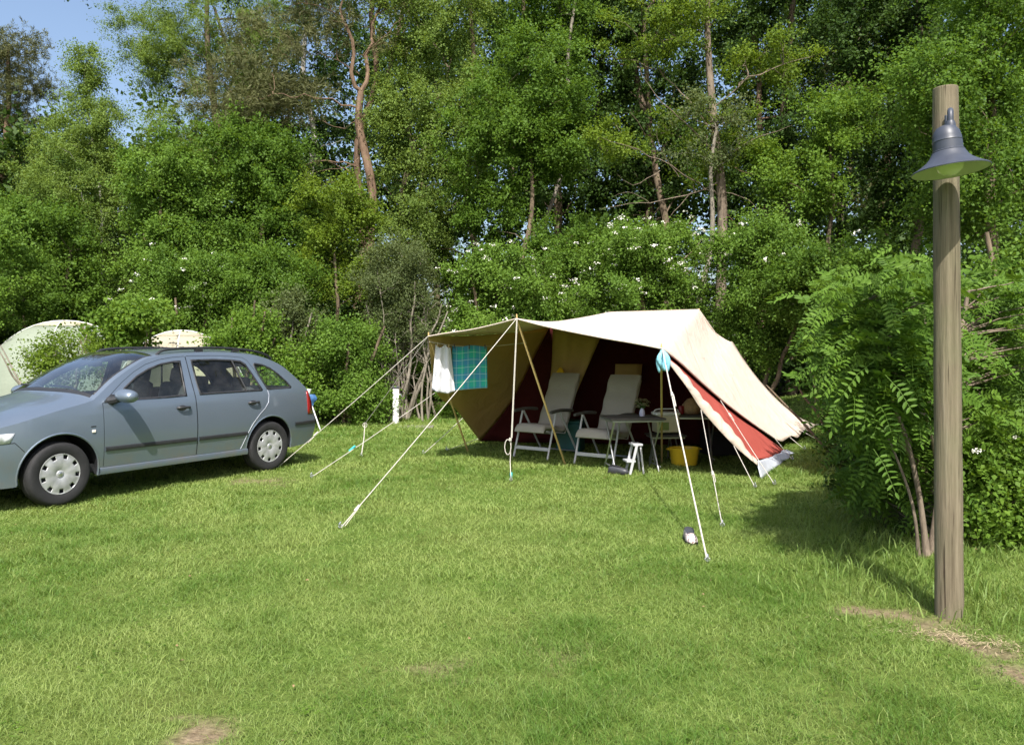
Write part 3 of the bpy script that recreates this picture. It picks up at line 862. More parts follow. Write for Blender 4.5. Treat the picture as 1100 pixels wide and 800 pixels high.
        side_panel(grow(w3, .004), [], 'quarter_window', M['glass'], root, sd, off=-.006, solid=0)
        # wheel arch lips & liners
        for cx, r in ((.79, .365), (3.26, .355)):
            a = arc(cx, .30, r, -10, 190, 28)
            MB().tube([(x, sd*(carW(x, z)-.006), z) for x, z in a], .011, 6, cap=False).build('arch_lip', M['paint'], root)
            rows = [[Vector((x, sd*(carW(x, z)-.010), z)), Vector((cx+(x-cx)*1.04, sd*.66, z+.01)), Vector((cx+(x-cx)*1.04, sd*.46, z+.01))] for x, z in a]
            MB().grid(rows).build('arch_liner', M['plastic'], root)
        # sill
        rows = []
        for k in range(25):
            x = 1.16+1.76*k/24
            rows.append([Vector((x, sd*(carW(x, .3)+o_), z)) for o_, z in ((-.02, .312), (.012, .296), (.018, .270), (.010, .238), (-.10, .225))])
        MB().grid(rows).build('sill', M['paint'], root, angle=50)
        # dark bumper moulding and seams
        for (x0, x1, zc) in ((3.66, 4.045, .522),):
            rows = []
            for k in range(14):
                x = x0+(x1-x0)*k/13
                rows.append([Vector((x, sd*(carW(x, zc)+o_), zc+dz)) for o_, dz in ((-.003, -.022), (.010, -.016), (.012, .0), (.010, .016), (-.003, .022))])
            MB().grid(rows).build('bumper_strip', M['plastic'], root)
        MB().tube([(.14, sd*(carW(.14, .60)+.0005), .60), (.40, sd*(carW(.4, .615)+.0005), .615), (.475, sd*(carW(.47, .53)+.0005), .53)], .0035, 5).build('seam', M['plastic'], root)
        side_panel([(3.905, .625), (4.005, .625), (3.985, .78), (3.93, .915), (3.905, .905)], [], 'tail_light', M['redlens'], root, sd, off=.006, solid=.01)
        side_panel([(.10, .60), (.36, .615), (.40, .70), (.20, .695)], [], 'headlight', M['clearlens'], root, sd, off=.006, solid=.01)
        MB().box((1.09, sd*(carW(1.09, .66)+.004), .66), (.034, .012, .026)).build('side_repeater', M['orange'], root, bevel=.004)
        MB().box((1.09, sd*(carW(1.09, .705)+.001), .705), (.05, .004, .010)).build('badge', M['plastic'], root)
        # mirror
        mr = MB(); n = 16
        for (cx, ry) in ((0, 1),):
            prof_ = [(math.sin(math.pi*k/12), math.cos(math.pi*k/12)) for k in range(13)]
            mr.lathe([(max(.0005, a**.55*.066), -b*.125) for a, b in prof_], 24, (1.345, sd*.95, .985), Matrix.Rotation(R(90-4*sd), 4, 'X') @ Matrix.Diagonal((1.25, 1.0, 1, 1)))
        mo = mr.build('mirror', M['paint'], root)
        MB().tube([(1.28, sd*.77, .935), (1.31, sd*.85, .95), (1.33, sd*.90, .965)], [.045, .035, .03], 8).build('mirror_foot', M['plastic'], mo)
        side_panel([(1.215, .925), (1.35, .93), (1.345, .99), (1.30, 1.0)], [], 'mirror_base', M['plastic'], root, sd, off=.005, solid=.012)
        # roof rail
        pts = [(1.93, sd*.555, 1.372), (2.02, sd*.562, 1.425), (2.3, sd*.565, 1.447), (2.8, sd*.565, 1.447), (3.2, sd*.56, 1.415), (3.42, sd*.55, 1.365), (3.50, sd*.545, 1.315)]
        rl = MB().tube(catmull(pts, 5), .014, 8)
        for xx in (2.45, 2.95): rl.box((xx, sd*.565, 1.425), (.09, .03, .045))
        rl.build('roof_rail', M['plastic'], root)
        # wheels
        for wx in (.79, 3.26):
            wr = bpy.data.objects.new('wheel', None); COL.objects.link(wr); wr.parent = root; wr.location = (wx, sd*.715, .293); wr.empty_display_size = .1
            Mx = Matrix.Rotation(R(90)*(-1 if sd > 0 else 1), 4, 'X')
            ty = MB().lathe([(.185, -.085), (.20, -.092), (.265, -.092), (.284, -.080), (.2925, -.06), (.2935, -.03), (.290, -.027), (.290, -.021), (.2935, -.018), (.2945, .018), (.290, .021), (.290, .027), (.2935, .03), (.2925, .06), (.284, .080), (.272, .089), (.255, .0935), (.230, .0915), (.200, .088), (.186, .080)], 56, (0, 0, 0), Mx)
            ty.build('tyre', M['rubber'], wr, angle=35)
            MB().lathe([(.0005, .045), (.12, .045), (.186, .03), (.187, .078)], 40, (0, 0, 0), Mx).build('rim', M['darkmetal'], wr)
            # trim disc with nine cut-outs
            rad = [.0008, .022, .030, .034, .060, .100, .128, .140, .150, .160, .168, .176, .184, .188]
            hh = [.083, .083, .082, .076, .086, .090, .089, .087, .0855, .084, .083, .083, .084, .076]
            nA = 108; mb = MB(); rot = random.random()
            for i, (r_, h_) in enumerate(zip(rad, hh)):
                for k in range(nA):
                    t = 2*math.pi*(k+rot*12)/nA; mb.v.append(tuple(Mx @ Vector((r_*math.cos(t), r_*math.sin(t), h_+.0012*(math.cos(9*(2*math.pi*k/nA))*(1 if .06 < r_ < .16 else 0)))))) 
            for i in range(len(rad)-1):
                for k in range(nA):
                    ph = (k % 12)
                    hole = (i in (7, 8, 9, 10)) and ph in ((4, 5, 6, 7) if i > 8 else (4, 5, 6, 7)) if i != 6 else ph in (5, 6)
                    if i == 6: hole = False
                    if hole: continue
                    k2 = (k+1) % nA; mb.f.append((i*nA+k, i*nA+k2, (i+1)*nA+k2, (i+1)*nA+k))
            mb.build('hubcap', M['hub'], wr, solid=.004, angle=50)
            MB().lathe([(.0005, .0875), (.017, .0872), (.020, .085)], 20, (0, 0, 0), Mx).build('hub_emblem', M['steel'], wr)
    # top skin
    top('front_bumper', 0, I(3), -1, 1, M['paint'])
    top('front_panel', I(3), I(4), -1, 1, M['paint'])
    top('bonnet', I(4), I(7)+3, -1, 1, M['paint'], 28)
    top('cowl', I(7)+3, I(8), -1, 1, M['plastic'], off=-.004)
    top('windscreen', I(8), I(11), -.93, .93, M['wglass'], 24, off=-.003, solid=0)
    for sd in (-1, 1):
        top('windscreen_pillar', I(7)+2, I(11), sd*.925, sd*1.0, M['paint'], 3)
        top('rear_pillar', I(18), I(20), sd*.84, sd*1.0, M['paint'], 4)
        top('seal', I(8), I(11), sd*.915, sd*.94, M['plastic'], 2, off=.001, solid=.002)
    top('roof', I(11), I(18), -1, 1, M['paint'], 28)
    top('rear_window', I(18), I(20), -.85, .85, M['glass'], 16, off=-.003, solid=0)
    top('tailgate', I(20), I(22), -1, 1, M['paint'], 20)
    top('rear_bumper', I(22), len(prof)-1, -1, 1, M['paint'], 20)
    top('number_plate', I(21)+1, I(22)-1, -.3, .3, M['yellow'], 4, off=.012, solid=.003)
    top('grille', I(3)+1, I(4)-1, -.45, .45, M['plastic'], 8, off=.006)
    # wipers
    for y0, y1 in ((-.55, .02), (.02, .58)):
        MB().tube([(1.125, y0, 1.015), (1.165, y0+.25, 1.065), (1.155, y1, 1.07)], .010, 6).build('wiper', M['plastic'], root)
    # interior
    MB().box((2.3, 0, .30), (2.9, 1.42, .08)).build('floor_pan', M['plastic'], root)
    for wx0, wx1 in ((.2, 1.25), (2.75, 3.9)): MB().box(((wx0+wx1)/2, 0, .42), (wx1-wx0, .86, .36)).build('underbody', M['plastic'], root)
    MB().grid([[Vector((x, y*w, z)) for y in (-1, -.5, 0, .5, 1)] for x, z, w in ((1.16, .93, .74), (1.30, .955, .74), (1.46, .94, .74), (1.52, .86, .74), (1.52, .5, .72))]).build('dashboard', M['plastic'], root)
    for y in (-.36, .36):
        s = MB(); s.box((1.98, y, .52), (.52, .50, .16)); s.box((2.27, y, .80), (.13, .48, .56), Matrix.Rotation(R(14), 3, 'Y'))
        so = s.build('front_seat', M['seat'], root, bevel=.05)
        MB().box((2.37, y, 1.145), (.10, .27, .17), Matrix.Rotation(R(12), 3, 'Y')).build('headrest', M['seat'], so, bevel=.035)
    s = MB(); s.box((2.85, 0, .52), (.48, 1.25, .16)); s.box((3.12, 0, .76), (.13, 1.25, .46), Matrix.Rotation(R(16), 3, 'Y'))
    so = s.build('rear_seat', M['seat'], root, bevel=.04)
    for y in (-.38, .38): MB().box((3.19, y, 1.04), (.09, .25, .12)).build('headrest', M['seat'], so, bevel=.03)
    MB().box((3.55, 0, .90), (.72, 1.2, .02)).build('parcel_shelf', M['plastic'], root)
    sw = MB(); c = Vector((1.66, -.36, .93)); Rm = Matrix.Rotation(R(-62), 3, 'Y')
    sw.tube([c+Rm @ Vector((.18*math.cos(t*math.pi/12), .18*math.sin(t*math.pi/12), 0)) for t in range(25)], .014, 7, cap=False)
    sw.tube([c, c+Vector((-.2, 0, -.1))], .03, 8); sw.tube([c-Vector((0, .17, 0)), c+Vector((0, .17, 0))], .015, 6)
    sw.build('steering_wheel', M['plastic'], root)
    MB().box((1.60, 0, 1.285), (.03, .22, .06)).build('interior_mirror', M['plastic'], root, bevel=.01)
car()

# ================================================================== tent
A_ = P(555, 342, 8.8); B_ = P(460, 361, 10.0); C_ = P(711, 374, 8.4); R1 = P(655, 335, 11.2); R2 = P(751, 332, 12.3)
D_ = P(590, 352, 11.6); T_ = P(516, 474, 12.15); E_ = P(833, 471, 11.2); G_ = P(876, 456, 12.9)
def wob(amp, f=3.0):
    def fn(p, u, v): 
        e = math.sin(math.pi*u)*math.sin(math.pi*v)
        return p+Vector((0, 0, amp*e*(math.sin(u*f*3.1+v*2)+.6*math.sin(v*f*4+u*3))))
    return fn
def rope(root, pts, r=.0040, slider=None, peg=True, name='guy_rope'):
    pts = [Vector(p) for p in pts]
    mb = MB()
    fine = []
    for a, b in zip(pts, pts[1:]):
        n = 8
        for k in range(n): 
            t = k/n; q = a.lerp(b, t); q.z -= .012*math.sin(math.pi*t)*(b-a).length*.4; fine.append(q)
    fine.append(pts[-1]); mb.tube(fine, r, 6)
    if slider is not None:
        c = pts[0].lerp(pts[-1], slider); d = (pts[-1]-pts[0]).normalized()
        mb.tube([c-d*.035, c+d*.035], .012, 6); e = c+d*.04+Vector((.02, 0, 0))
        q = pts[0].lerp(pts[-1], min(1, slider+.06)); mb.tube([c+Vector((.012, 0, 0)), q+Vector((.014, 0, -.01))], r*.8, 5)
    o = mb.build(name, M['rope'], root)
    if peg:
        g = pts[-1]; d = (pts[-2]-g); d.z = 0; d = d.normalized() if d.length > 1e-3 else Vector((0, 1, 0))
        pm = MB(); top = g-d*.02+Vector((0, 0, .035)); pm.tube([top+d*.02+Vector((0, 0, .012)), top, g+d*.05+Vector((0, 0, -.12))], .0055, 6)
        pm.tube([g+Vector((.018*math.cos(k), .018*math.sin(k)*.6, .012+.010*math.sin(k))) for k in [i*math.pi/5 for i in range(11)]], .0035, 5, cap=False)
        pm.build('peg', M['steel'], o)
    return o

def tent():
    root = empty('tent', (0, 0, 0), 0, 'large cream canvas tent with maroon inner walls and a wide open awning', 'tent')
    can = M['cream']
    AB = [B_, P(480, 357.5, 9.75), P(505, 354, 9.45), P(530, 348.5, 9.15), A_]
    AC = [A_, P(590, 351, 8.68), P(645, 362, 8.55), P(680, 368, 8.46), C_]
    AR = [A_, P(590, 345.5, 9.7), P(625, 341, 10.5), R1]
    CR_ = [C_, P(724, 360, 9.7), P(740, 344, 11.1), R2]
    CE = [C_, P(730, 388.5, 8.85), P(755, 411.5, 9.4), P(782, 434.5, 9.98), P(808, 454, 10.6), E_]
    RG = [R2, P(760, 348, 12.6), P(771, 359, 12.95), P(783, 366.5, 13.3), P(787, 367.2, 13.4), P(789.5, 371, 13.4), P(801, 389, 13.35), P(818, 411, 13.25), P(840, 434, 13.1), P(860, 449, 13.0), G_]
    EG = [E_, P(840, 474, 11.4), P(850, 468, 11.75), P(857, 470, 12.0), P(863, 462, 12.3), P(869, 463, 12.6), G_]
    mb = MB(); nu = 36
    mb.grid(coons(AC, [R1, P(690, 334.5, 11.6), P(720, 333.5, 11.95), R2], AR, CR_, nu, 24, wob(.010)))
    mb.grid(coons(CE, RG, CR_, EG, 44, 24, wob(.012)))
    import bmesh
    ob = mb.build('roof', can, root, angle=180); bm = bmesh.new(); bm.from_mesh(ob.data); bmesh.ops.remove_doubles(bm, verts=bm.verts, dist=.002)
    for _ in range(14):
        bmesh.ops.smooth_vert(bm, verts=[v for v in bm.verts if not v.is_boundary], factor=.5, use_axis_x=True, use_axis_y=True, use_axis_z=True)
    bm.to_mesh(ob.data); bm.free(); md = ob.modifiers.new('Solidify', 'SOLIDIFY'); md.thickness = .003; md.offset = 0
    MB().grid(coons(AB, [D_, D_.lerp(R1, .5), R1], [B_, B_.lerp(D_, .5)+Vector((0, 0, -.03)), D_], AR, 30, 20, wob(.008))).build('awning_roof', can, root, solid=.003, angle=60)
    BR = Vector((5.2, 15.2, .12)); BL = Vector((1.2, 15.4, .1))
    MB().grid(coons(RG, [R2, R2.lerp(BR, .5)+Vector((0, 0, -.1)), BR], [R2, R2], [G_, G_.lerp(BR, .5), BR], 30, 10, lambda p, u, v: p+Vector((-.05, .10, -.22))*min(1, v*5)*(1-v)*math.sin(math.pi*min(1, u*1.0)))).build('back_corner', can, root, solid=.003)
    MB().grid(coons([R1, R2], [BL, BR], [R1, R1.lerp(BL, .5)+Vector((0, 0, -.12)), BL], [R2, R2.lerp(BR, .5)+Vector((0, 0, -.1)), BR], 16, 12)).build('back_wall', can, root, solid=.003)
    Tb = T_+Vector((.02, .08, 0))
    LW = Vector((-.05, .03, 0))
    MB().grid(coons([R1, R1.lerp(D_, .5), D_+LW, P(572, 387, 11.8)+LW, P(549, 432, 11.95)+LW, T_+LW], [R1, R1.lerp(BL, .5)+Vector((0, 0, -.12)), BL], [R1, R1], [T_+LW, BL], 40, 12)).build('left_wall', can, root, solid=.003)
    # hem seams: thin welts along the edges
    sm = MB()
    for e in (AC, AB, CE): sm.tube([p+Vector((0, 0, -.004)) for p in curve(e, 30)], .009, 5)
    sm.build('hem', can, root)
    # tan awning side
    FE = [B_, P(462.5, 384, 10.2), P(465, 410, 10.5), P(473, 428, 10.85), P(488, 438, 11.15), P(503, 457, 11.7), T_]
    def pleat(p, u, v): 
        return p+Vector((.0, .02*math.sin(v*16+u*4)*math.sin(math.pi*u)*(1-v)*1.2, 0))
    MB().grid(coons(FE, [B_, B_.lerp(D_, .33)+Vector((0, 0, -.035)), B_.lerp(D_, .66)+Vector((0, 0, -.03)), D_], [B_, B_], [T_, P(549, 432, 11.95), P(572, 387, 11.8), D_], 34, 26, pleat)).build('awning_side', M['tan'], root, solid=.003, angle=70)
    # inner maroon wall
    W1 = Vector((3.75, 11.75, .02)); W2 = Vector((2.95, 11.9, 1.42))
    MWt = [D_, Vector((1.2, 11.75, 1.80)), Vector((2.1, 11.9, 1.80)), W2]
    def fold(p, u, v): return p+Vector((0, .035*math.sin(u*30)*math.sin(u*7+1)*(.3+.7*(1-v)), 0))
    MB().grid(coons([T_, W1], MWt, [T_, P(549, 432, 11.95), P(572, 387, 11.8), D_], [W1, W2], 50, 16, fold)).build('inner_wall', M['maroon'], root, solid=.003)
    # tan door panel hanging in front of the inner wall
    MB().grid(coons([P(583, 452, 11.75), P(612, 452, 11.45)], [P(594, 352, 11.5), P(645, 363, 11.3)], [P(583, 452, 11.75), P(592, 400, 11.7), P(594, 352, 11.5)], [P(606, 452, 11.45), P(622, 415, 11.35), P(645, 363, 11.3)], 14, 14, lambda p, u, v: p+Vector((0, .04*math.sin(u*11+v*2), 0)))).build('door_flap', M['tan'], root, solid=.003)
    MB().grid(coons([P(660, 412, 11.7), P(688, 412, 11.7)], [P(661, 391, 11.7), P(690, 391, 11.7)], [P(660, 412, 11.7), P(661, 391, 11.7)], [P(688, 412, 11.7), P(690, 391, 11.7)], 4, 4)).build('window_panel', M['tan'], root, solid=.003)
    rb = MB(); rb.lathe([(.01, 0), (.05, .03), (.07, .09), (.06, .15), (.03, .20), (.005, .22)], 12, P(602, 411, 11.45))
    rb.build('rolled_fabric', M['yellow'], root)
    # red side wall with cream front strip
    off = Vector((-.02, .05, -.03))
    CEr = [p+off for p in CE[:-1]]+[P(843, 484, 11.05)]
    FRo = [C_+off, P(737, 415, 8.60), P(755, 442, 8.73), P(787, 477, 8.87), P(814, 500, 8.95)]
    SCL = [C_+off+Vector((.01, .02, 0)), P(733, 400, 8.62), P(754, 428, 8.75), P(777, 452, 8.90), P(796, 475, 8.94), P(806, 489, 8.97), P(813, 493, 9.0)]
    MB().grid(coons(SCL, CEr, [SCL[0], CEr[0]], [SCL[-1], P(828, 491, 10.0), CEr[-1]], 34, 14, wob(.012))).build('side_wall', M['red'], root, solid=.003)
    a = curve(FRo, 70); b = curve(SCL, 70)
    rows = []
    for i, (p, q) in enumerate(zip(a, b)):
        t = i/70; sc_ = .022*abs(math.sin(t*math.pi*9))*min(1, t*4)
        d = (q-p); q2 = q+(d.normalized() if d.length > 1e-4 else Vector())*(sc_)
        rows.append([p+Vector((0, -.012, 0)), p.lerp(q2, .5)+Vector((0, -.014, 0)), q2+Vector((0, -.012, 0))])
    MB().grid(rows).build('trim_strip', can, root, solid=.003)
    g0 = G(818, 515); g1 = G(853, 487)
    def ruf(p, u, v): return p+Vector((.012*math.sin(u*26), .02*math.sin(u*22+1), .015*abs(math.sin(u*9))*(1-v)))
    MB().grid(coons([g0+Vector((0, 0, .01)), g1+Vector((0, 0, .01))], [P(813, 495, 8.97), P(828, 490.5, 10.0), P(844, 482.5, 11.1)], [g0, P(813, 495, 8.97)], [g1, P(844, 482.5, 11.1)], 30, 6, ruf)).build('mud_flap', M['mud'], root, solid=.003)
    # poles
    for top, ft in ((A_+Vector((0, .02, .0)), G(607, 499)), (B_+Vector((0, .03, 0)), G(503, 486)), (C_+Vector((0, .03, .0)), G(711, 497))):
        pl = MB().tube([top+Vector((0, 0, .05)), top, ft], [.006, .0125, .0125], 10).build('pole', M['bamboo'], root)
    for p in (R2,):
        MB().tube([p+Vector((0, .02, .01)), Vector((p.x, p.y+.1, 0))], .014, 8).build('pole', M['bamboo'], root)
    rp = P(787, 368, 13.4); MB().tube([rp, Vector((rp.x, rp.y-.05, .1))], .012, 8).build('pole', M['bamboo'], root)
    # guy ropes
    def g(x, y): return G(x, y, .01)
    rope(root, [B_, g(298, 503)], slider=.75)
    r2 = rope(root, [B_, P(392, 455, 11.6)], peg=False)
    k = P(392, 455, 11.6); rope(root, [k, P(391, 470, 11.55), g(388, 491)], r=.007)
    MB().tube([k+Vector((.03*math.cos(t), 0, .035*math.sin(t)-.02)) for t in [i*.63 for i in range(11)]], .005, 5, cap=False).build('rope_loop', M['rope'], r2)
    r3 = rope(root, [P(467, 422, 10.7), g(335, 513)], peg=True)
    c = P(467, 422, 10.7).lerp(g(335, 513), .70); MB().tube([c+Vector((.02, 0, .03)), c-Vector((.05, 0, .03))], .014, 6).build('slider', M['teal'], r3)
    rope(root, [A_+Vector((0, -.01, 0)), g(366, 568)], slider=.93)
    r5 = rope(root, [A_+Vector((0, -.03, .0)), P(548, 496, 8.8), g(549, 517)], r=.0048)
    c = P(547, 480, 8.79)
    MB().tube([c+Vector((-.015+.035*math.cos(t), 0, .085*math.sin(t))) for t in [i*.63 for i in range(11)]], .005, 5, cap=False).build('rope_loop', M['rope'], r5)
    MB().tube([c+Vector((.01, -.01, .07)), c+Vector((.012, -.012, .10))], .016, 6).build('knot', M['rope'], r5)
    c = g(549, 514); MB().tube([c, c+Vector((0, 0, .06))], .016, 7).build('slider', M['teal'], r5)
    MB().tube([A_+Vector((.006, -.012, 0)), P(550, 470, 8.8)], .005, 5).build('rope_tail', M['rope'], r5)
    rope(root, [C_+Vector((0, -.02, 0)), g(760, 604)], slider=.30, r=.0065)
    rope(root, [P(753, 440, 8.71), g(776, 566)], slider=.62)
    rope(root, [P(788, 478, 8.88), g(811, 524)])
    rope(root, [P(774, 430, 9.79), g(832, 521)], slider=.2)
    rope(root, [P(832, 470, 11.15), g(851, 494)])
    rope(root, [P(848, 469, 11.7), g(864, 483)])
    rope(root, [P(862, 463, 12.25), g(886, 477)])
    rope(root, [G_, g(893, 463)])
    rope(root, [P(497, 449, 11.5), g(455, 488)], peg=True)
    rope(root, [P(514, 471, 12.1), g(480, 484)], peg=True)
    rope(root, [A_, P(561, 332+13, 8.85)], r=.004, peg=False)
tent()

# ---- washing
def cloth(name, label, cat, mat, x0, x1, ytop, ybot, Y, amp=.02, taper=0, ph=0, wave=9, group=None):
    nx, nz = 24, 26; rows = []
    for j in range(nz+1):
        v = j/nz; row = []
        for i in range(nx+1):
            u = i/nx
            px = x0+(x1-x0)*u; px += taper*(v)*(u-.5)*2
            bot = ybot(u) if callable(ybot) else ybot; tp = ytop(u) if callable(ytop) else ytop
            py = tp+(bot-tp)*v
            p = P(px, py, Y); p.y += amp*math.sin(u*wave+ph+v*1.2)*(.4+.8*v)-.03*(1-v)*0
            row.append(p)
        rows.append(row)
    mb = MB().grid(rows); o = mb.build(name, mat, None, angle=80, solid=.004)
    me = o.data; uv = me.uv_layers.new(name='UVMap')
    for lp in me.loops:
        vi = lp.vertex_index; uv.data[lp.index].uv = ((vi % (nx+1))/nx, (vi//(nx+1))/nz)
    tag(o, label, cat, group); return o
LINE = [P(461, 367, 10.02), P(490, 371.5, 10.18), P(525, 372, 10.3), P(566, 368, 10.3)]
o = MB().tube(curve(LINE, 20), .004, 5).build('washing_line', M['rope'], None); tag(o, 'thin cord strung under the left edge of the awning for washing', 'washing line')
cloth('towel', 'white towel hanging on the line at the left corner of the awning', 'towel', M['towel'], 468, 484, lambda u: 369.5+4*abs(math.sin(u*5.2)), lambda u: 418+4.5*math.sin(u*2.6), 10.12, .035, 4.5, .5, 13)
cloth('tea_towel', 'green and blue plaid cloth hanging beside the white towel', 'tea towel', M['plaid'], 485.8, 523, lambda u: 371.5+.8*math.sin(u*8), lambda u: 419.5-3*u, 10.22, .014, .6, 2.0, 6)
for k, (x, y) in enumerate(((470, 370), (482, 372), (488, 372), (504, 372.5), (521, 372.5))):
    o = MB().box(P(x, y, 10.10+k*.03), (.012, .016, .06)).build('clothes_peg', M['darkmetal'] if k > 1 else M['bamboo'], None, bevel=.002)
    tag(o, ['clothes peg on the left top corner of the white towel', 'clothes peg on the right top corner of the white towel', 'dark clothes peg on the left top corner of the plaid cloth', 'dark clothes peg in the middle of the plaid cloth', 'dark clothes peg on the right top corner of the plaid cloth'][k], 'clothes peg', 'clothes pegs on the washing line')
# blue bundle at the right corner
bd = MB()
for k in range(7):
    a = C_+Vector((random.uniform(-.02, .02), -.03+random.uniform(-.02, .02), -.02))
    pts = [a, a+Vector((random.uniform(-.05, .05), random.uniform(-.03, .02), -.10)), a+Vector((random.uniform(-.04, .06), random.uniform(-.03, .02), -.24+random.uniform(0, .07)))]
    bd.tube(catmull(pts, 4), [.008, .016, .022, .027, .027, .026, .022, .016, .006], 7)
o = bd.build('cloth_bundle', M['lightblue'], None, angle=80); tag(o, 'light blue cloth bundle tied at the right corner of the awning', 'cloth')

# ================================================================== furniture
def chair(loc, rz, label, back=0):
    root = empty('folding_chair', (loc[0], loc[1], float(gz(*loc))), rz, label, 'chair', 'padded reclining chairs under the awning')
    w = .27
    for s in (-1, 1):
        MB().tube([(s*w, -.30, 0), (s*w, -.10, .60)], .0135, 8).build('front_leg', M['whitemetal'], root)
        MB().tube([(s*(w+.025), .40, 0), (s*(w+.025), -.05, .60)], .0135, 8).build('rear_leg', M['whitemetal'], root)
        MB().tube(catmull([(s*(w+.02), -.26, .605), (s*(w+.02), 0, .62), (s*(w+.02), .27, .60)], 5), [.018]+[.022]*9+[.018], 8).build('armrest', M['table'], root)
        MB().tube([(s*(w-.06), -.24, .355), (s*(w-.06), .20, .295), (s*(w-.06), .57, 1.02)], .010, 7).build('side_rail', M['whitemetal'], root)
    MB().box((0, -.262, .125), (2*w, .018, .045)).build('crossbar', M['whitemetal'], root, bevel=.006)
    MB().tube([(-w-.02, .36, .05), (w+.02, .36, .05)], .010, 7).build('rear_bar', M['steel'], root)
    MB().tube([(-w, -.19, .33), (w, -.19, .33)], .010, 7).build('seat_bar', M['steel'], root)
    prof = curve([Vector((0, -.335, .34)), Vector((0, -.29, .40)), Vector((0, -.20, .41)), Vector((0, -.05, .385)), Vector((0, .14, .35)), Vector((0, .22, .42)), Vector((0, .36, .70)), Vector((0, .52, 1.02)), Vector((0, .555, 1.085))], 34)
    rows_t = []; n = 12; W = .235
    for i, p in enumerate(prof):
        a = prof[max(0, i-1)]; b = prof[min(len(prof)-1, i+1)]; t = (b-a).normalized(); N = Vector((0, -t.z, t.y))
        th = .040*min(1, (min(i, len(prof)-1-i)+.6)/2.2)+.006*math.sin(i*1.1)+(.008 if i > 28 else 0)
        row = []
        for k in range(2*n):
            ang = 2*math.pi*k/(2*n); cx = math.copysign(abs(math.cos(ang))**.35, math.cos(ang)); sy = math.copysign(abs(math.sin(ang))**.7, math.sin(ang))
            row.append(p+Vector((cx*W*(1-.04*math.sin(i*.5)**2), 0, 0))+N*(sy*th))
        row.append(row[0]); rows_t.append(row)
    mb = MB().grid(rows_t); mb.f.append(tuple(range(2*n))); mb.f.append(tuple(len(mb.v)-(2*n+1)+k for k in range(2*n)))
    mb.build('cushion', M['cushion'], root, angle=60)
    return root
chair((.42, 10.72), R(-37), 'left grey padded reclining chair beside the slanting tent pole')
chair((1.17, 10.08), R(-36), 'right grey padded reclining chair next to the small table')

def table(c, rz, sx, sy, h, label, name='camping_table'):
    root = empty(name, (c[0], c[1], float(gz(*c))), rz, label, 'table')
    MB().box((0, 0, h), (sx, sy, .022)).build('table_top', M['table'], root, bevel=.006)
    MB().box((0, 0, h-.024), (sx-.04, sy-.04, .022)).build('frame', M['steel'], root, bevel=.004)
    for s in (-1, 1):
        x = s*(sx/2-.05)
        for a, b in ((-1, 1), (1, -1)):
            MB().tube([(x-s*.02*(a > 0), a*(sy/2-.05), h-.03), (x-s*.02*(a > 0), b*(sy/2-.06), 0)], .0105, 8).build('leg', M['steel'], root)
        MB().tube([(x, -(sy/2-.07), .06), (x, sy/2-.07, .06)], .008, 6).build('stretcher', M['steel'], root)
    return root
table((1.43, 9.55), R(8), .66, .56, .62, 'small grey folding table with a vase of flowers on it')
table((2.30, 10.35), R(-6), .64, .55, .60, 'dark folding table deep under the right side of the awning')
table((1.95, 10.2), R(4), .46, .36, .36, 'low folding stand carrying the cream cool box', 'folding_stand')
# vase with flowers
vr = empty('flower_vase', (1.56, 9.62, .631+float(gz(1.56, 9.6))), 0, 'small white vase of pale flowers standing on the grey table', 'vase')
MB().lathe([(.0005, 0), (.030, .0), (.036, .03), (.033, .06), (.020, .085), (.022, .095)], 20).build('vase', M['vase'], vr)
fl = MB()
for k in range(46):
    a = random.random()*6.28; r = random.random()**.5*.085; z = .12+random.random()*.09-.3*r
    p = Vector((r*math.cos(a), r*math.sin(a), z)); fl.tube([(0, 0, .08), p], .0018, 4)
fl.build('stems', plain('stem_green', (.06, .14, .03)), vr)
pt = MB()
for k in range(60):
    a = random.random()*6.28; r = random.random()**.5*.09; z = .13+random.random()*.09-.3*r; c = Vector((r*math.cos(a), r*math.sin(a), z))
    for j in range(5):
        t = j*1.257; pt.add([c, c+Vector((.014*math.cos(t), .014*math.sin(t), .005)), c+Vector((.017*math.cos(t+.6), .017*math.sin(t+.6), -.002)), c+Vector((.010*math.cos(t+1.1), .010*math.sin(t+1.1), .004))], [(0, 1, 2, 3)])
pt.build('petals', plain('cream_flower', (.72, .70, .45)), vr)
# step stool
st = empty('step_stool', (G(680, 508).x, G(680, 508).y, 0.0), R(-82), 'white folding step stool standing in front of the grey table', 'stool')
for s in (-1, 1):
    MB().box((s*.13, -.03, .20), (.022, .045, .42), Matrix.Rotation(R(-18), 3, 'X')).build('front_rail', M['whitemetal'], st, bevel=.005)
    MB().box((s*.11, .13, .18), (.018, .03, .37), Matrix.Rotation(R(9), 3, 'X')).build('rear_leg', M['whitemetal'], st, bevel=.004)
MB().box((0, -.07, .17), (.26, .16, .028)).build('tread', M['whitemetal'], st, bevel=.006)
MB().box((0, .05, .385), (.28, .17, .028)).build('tread', M['whitemetal'], st, bevel=.006)
st.scale = (.70, .66, .88)
# cool box
cb = empty('cool_box', (1.95, 10.18, .383), R(8), 'cream cool box with a green side panel on the low stand', 'cool box')
MB().box((0, 0, .115), (.30, .22, .22)).build('box', M['coolbox'], cb, bevel=.02)
MB().box((0, 0, .243), (.315, .235, .035)).build('lid', M['white'], cb, bevel=.012)
MB().tube(catmull([(-.16, 0, .18), (-.15, -.02, .285), (0, -.03, .30), (.15, -.02, .285), (.16, 0, .18)], 4), .008, 6).build('handle', M['white'], cb)
MB().box((-.06, -.112, .09), (.13, .006, .10)).build('side_panel', plain('olive_panel', (.22, .30, .10)), cb, bevel=.002)
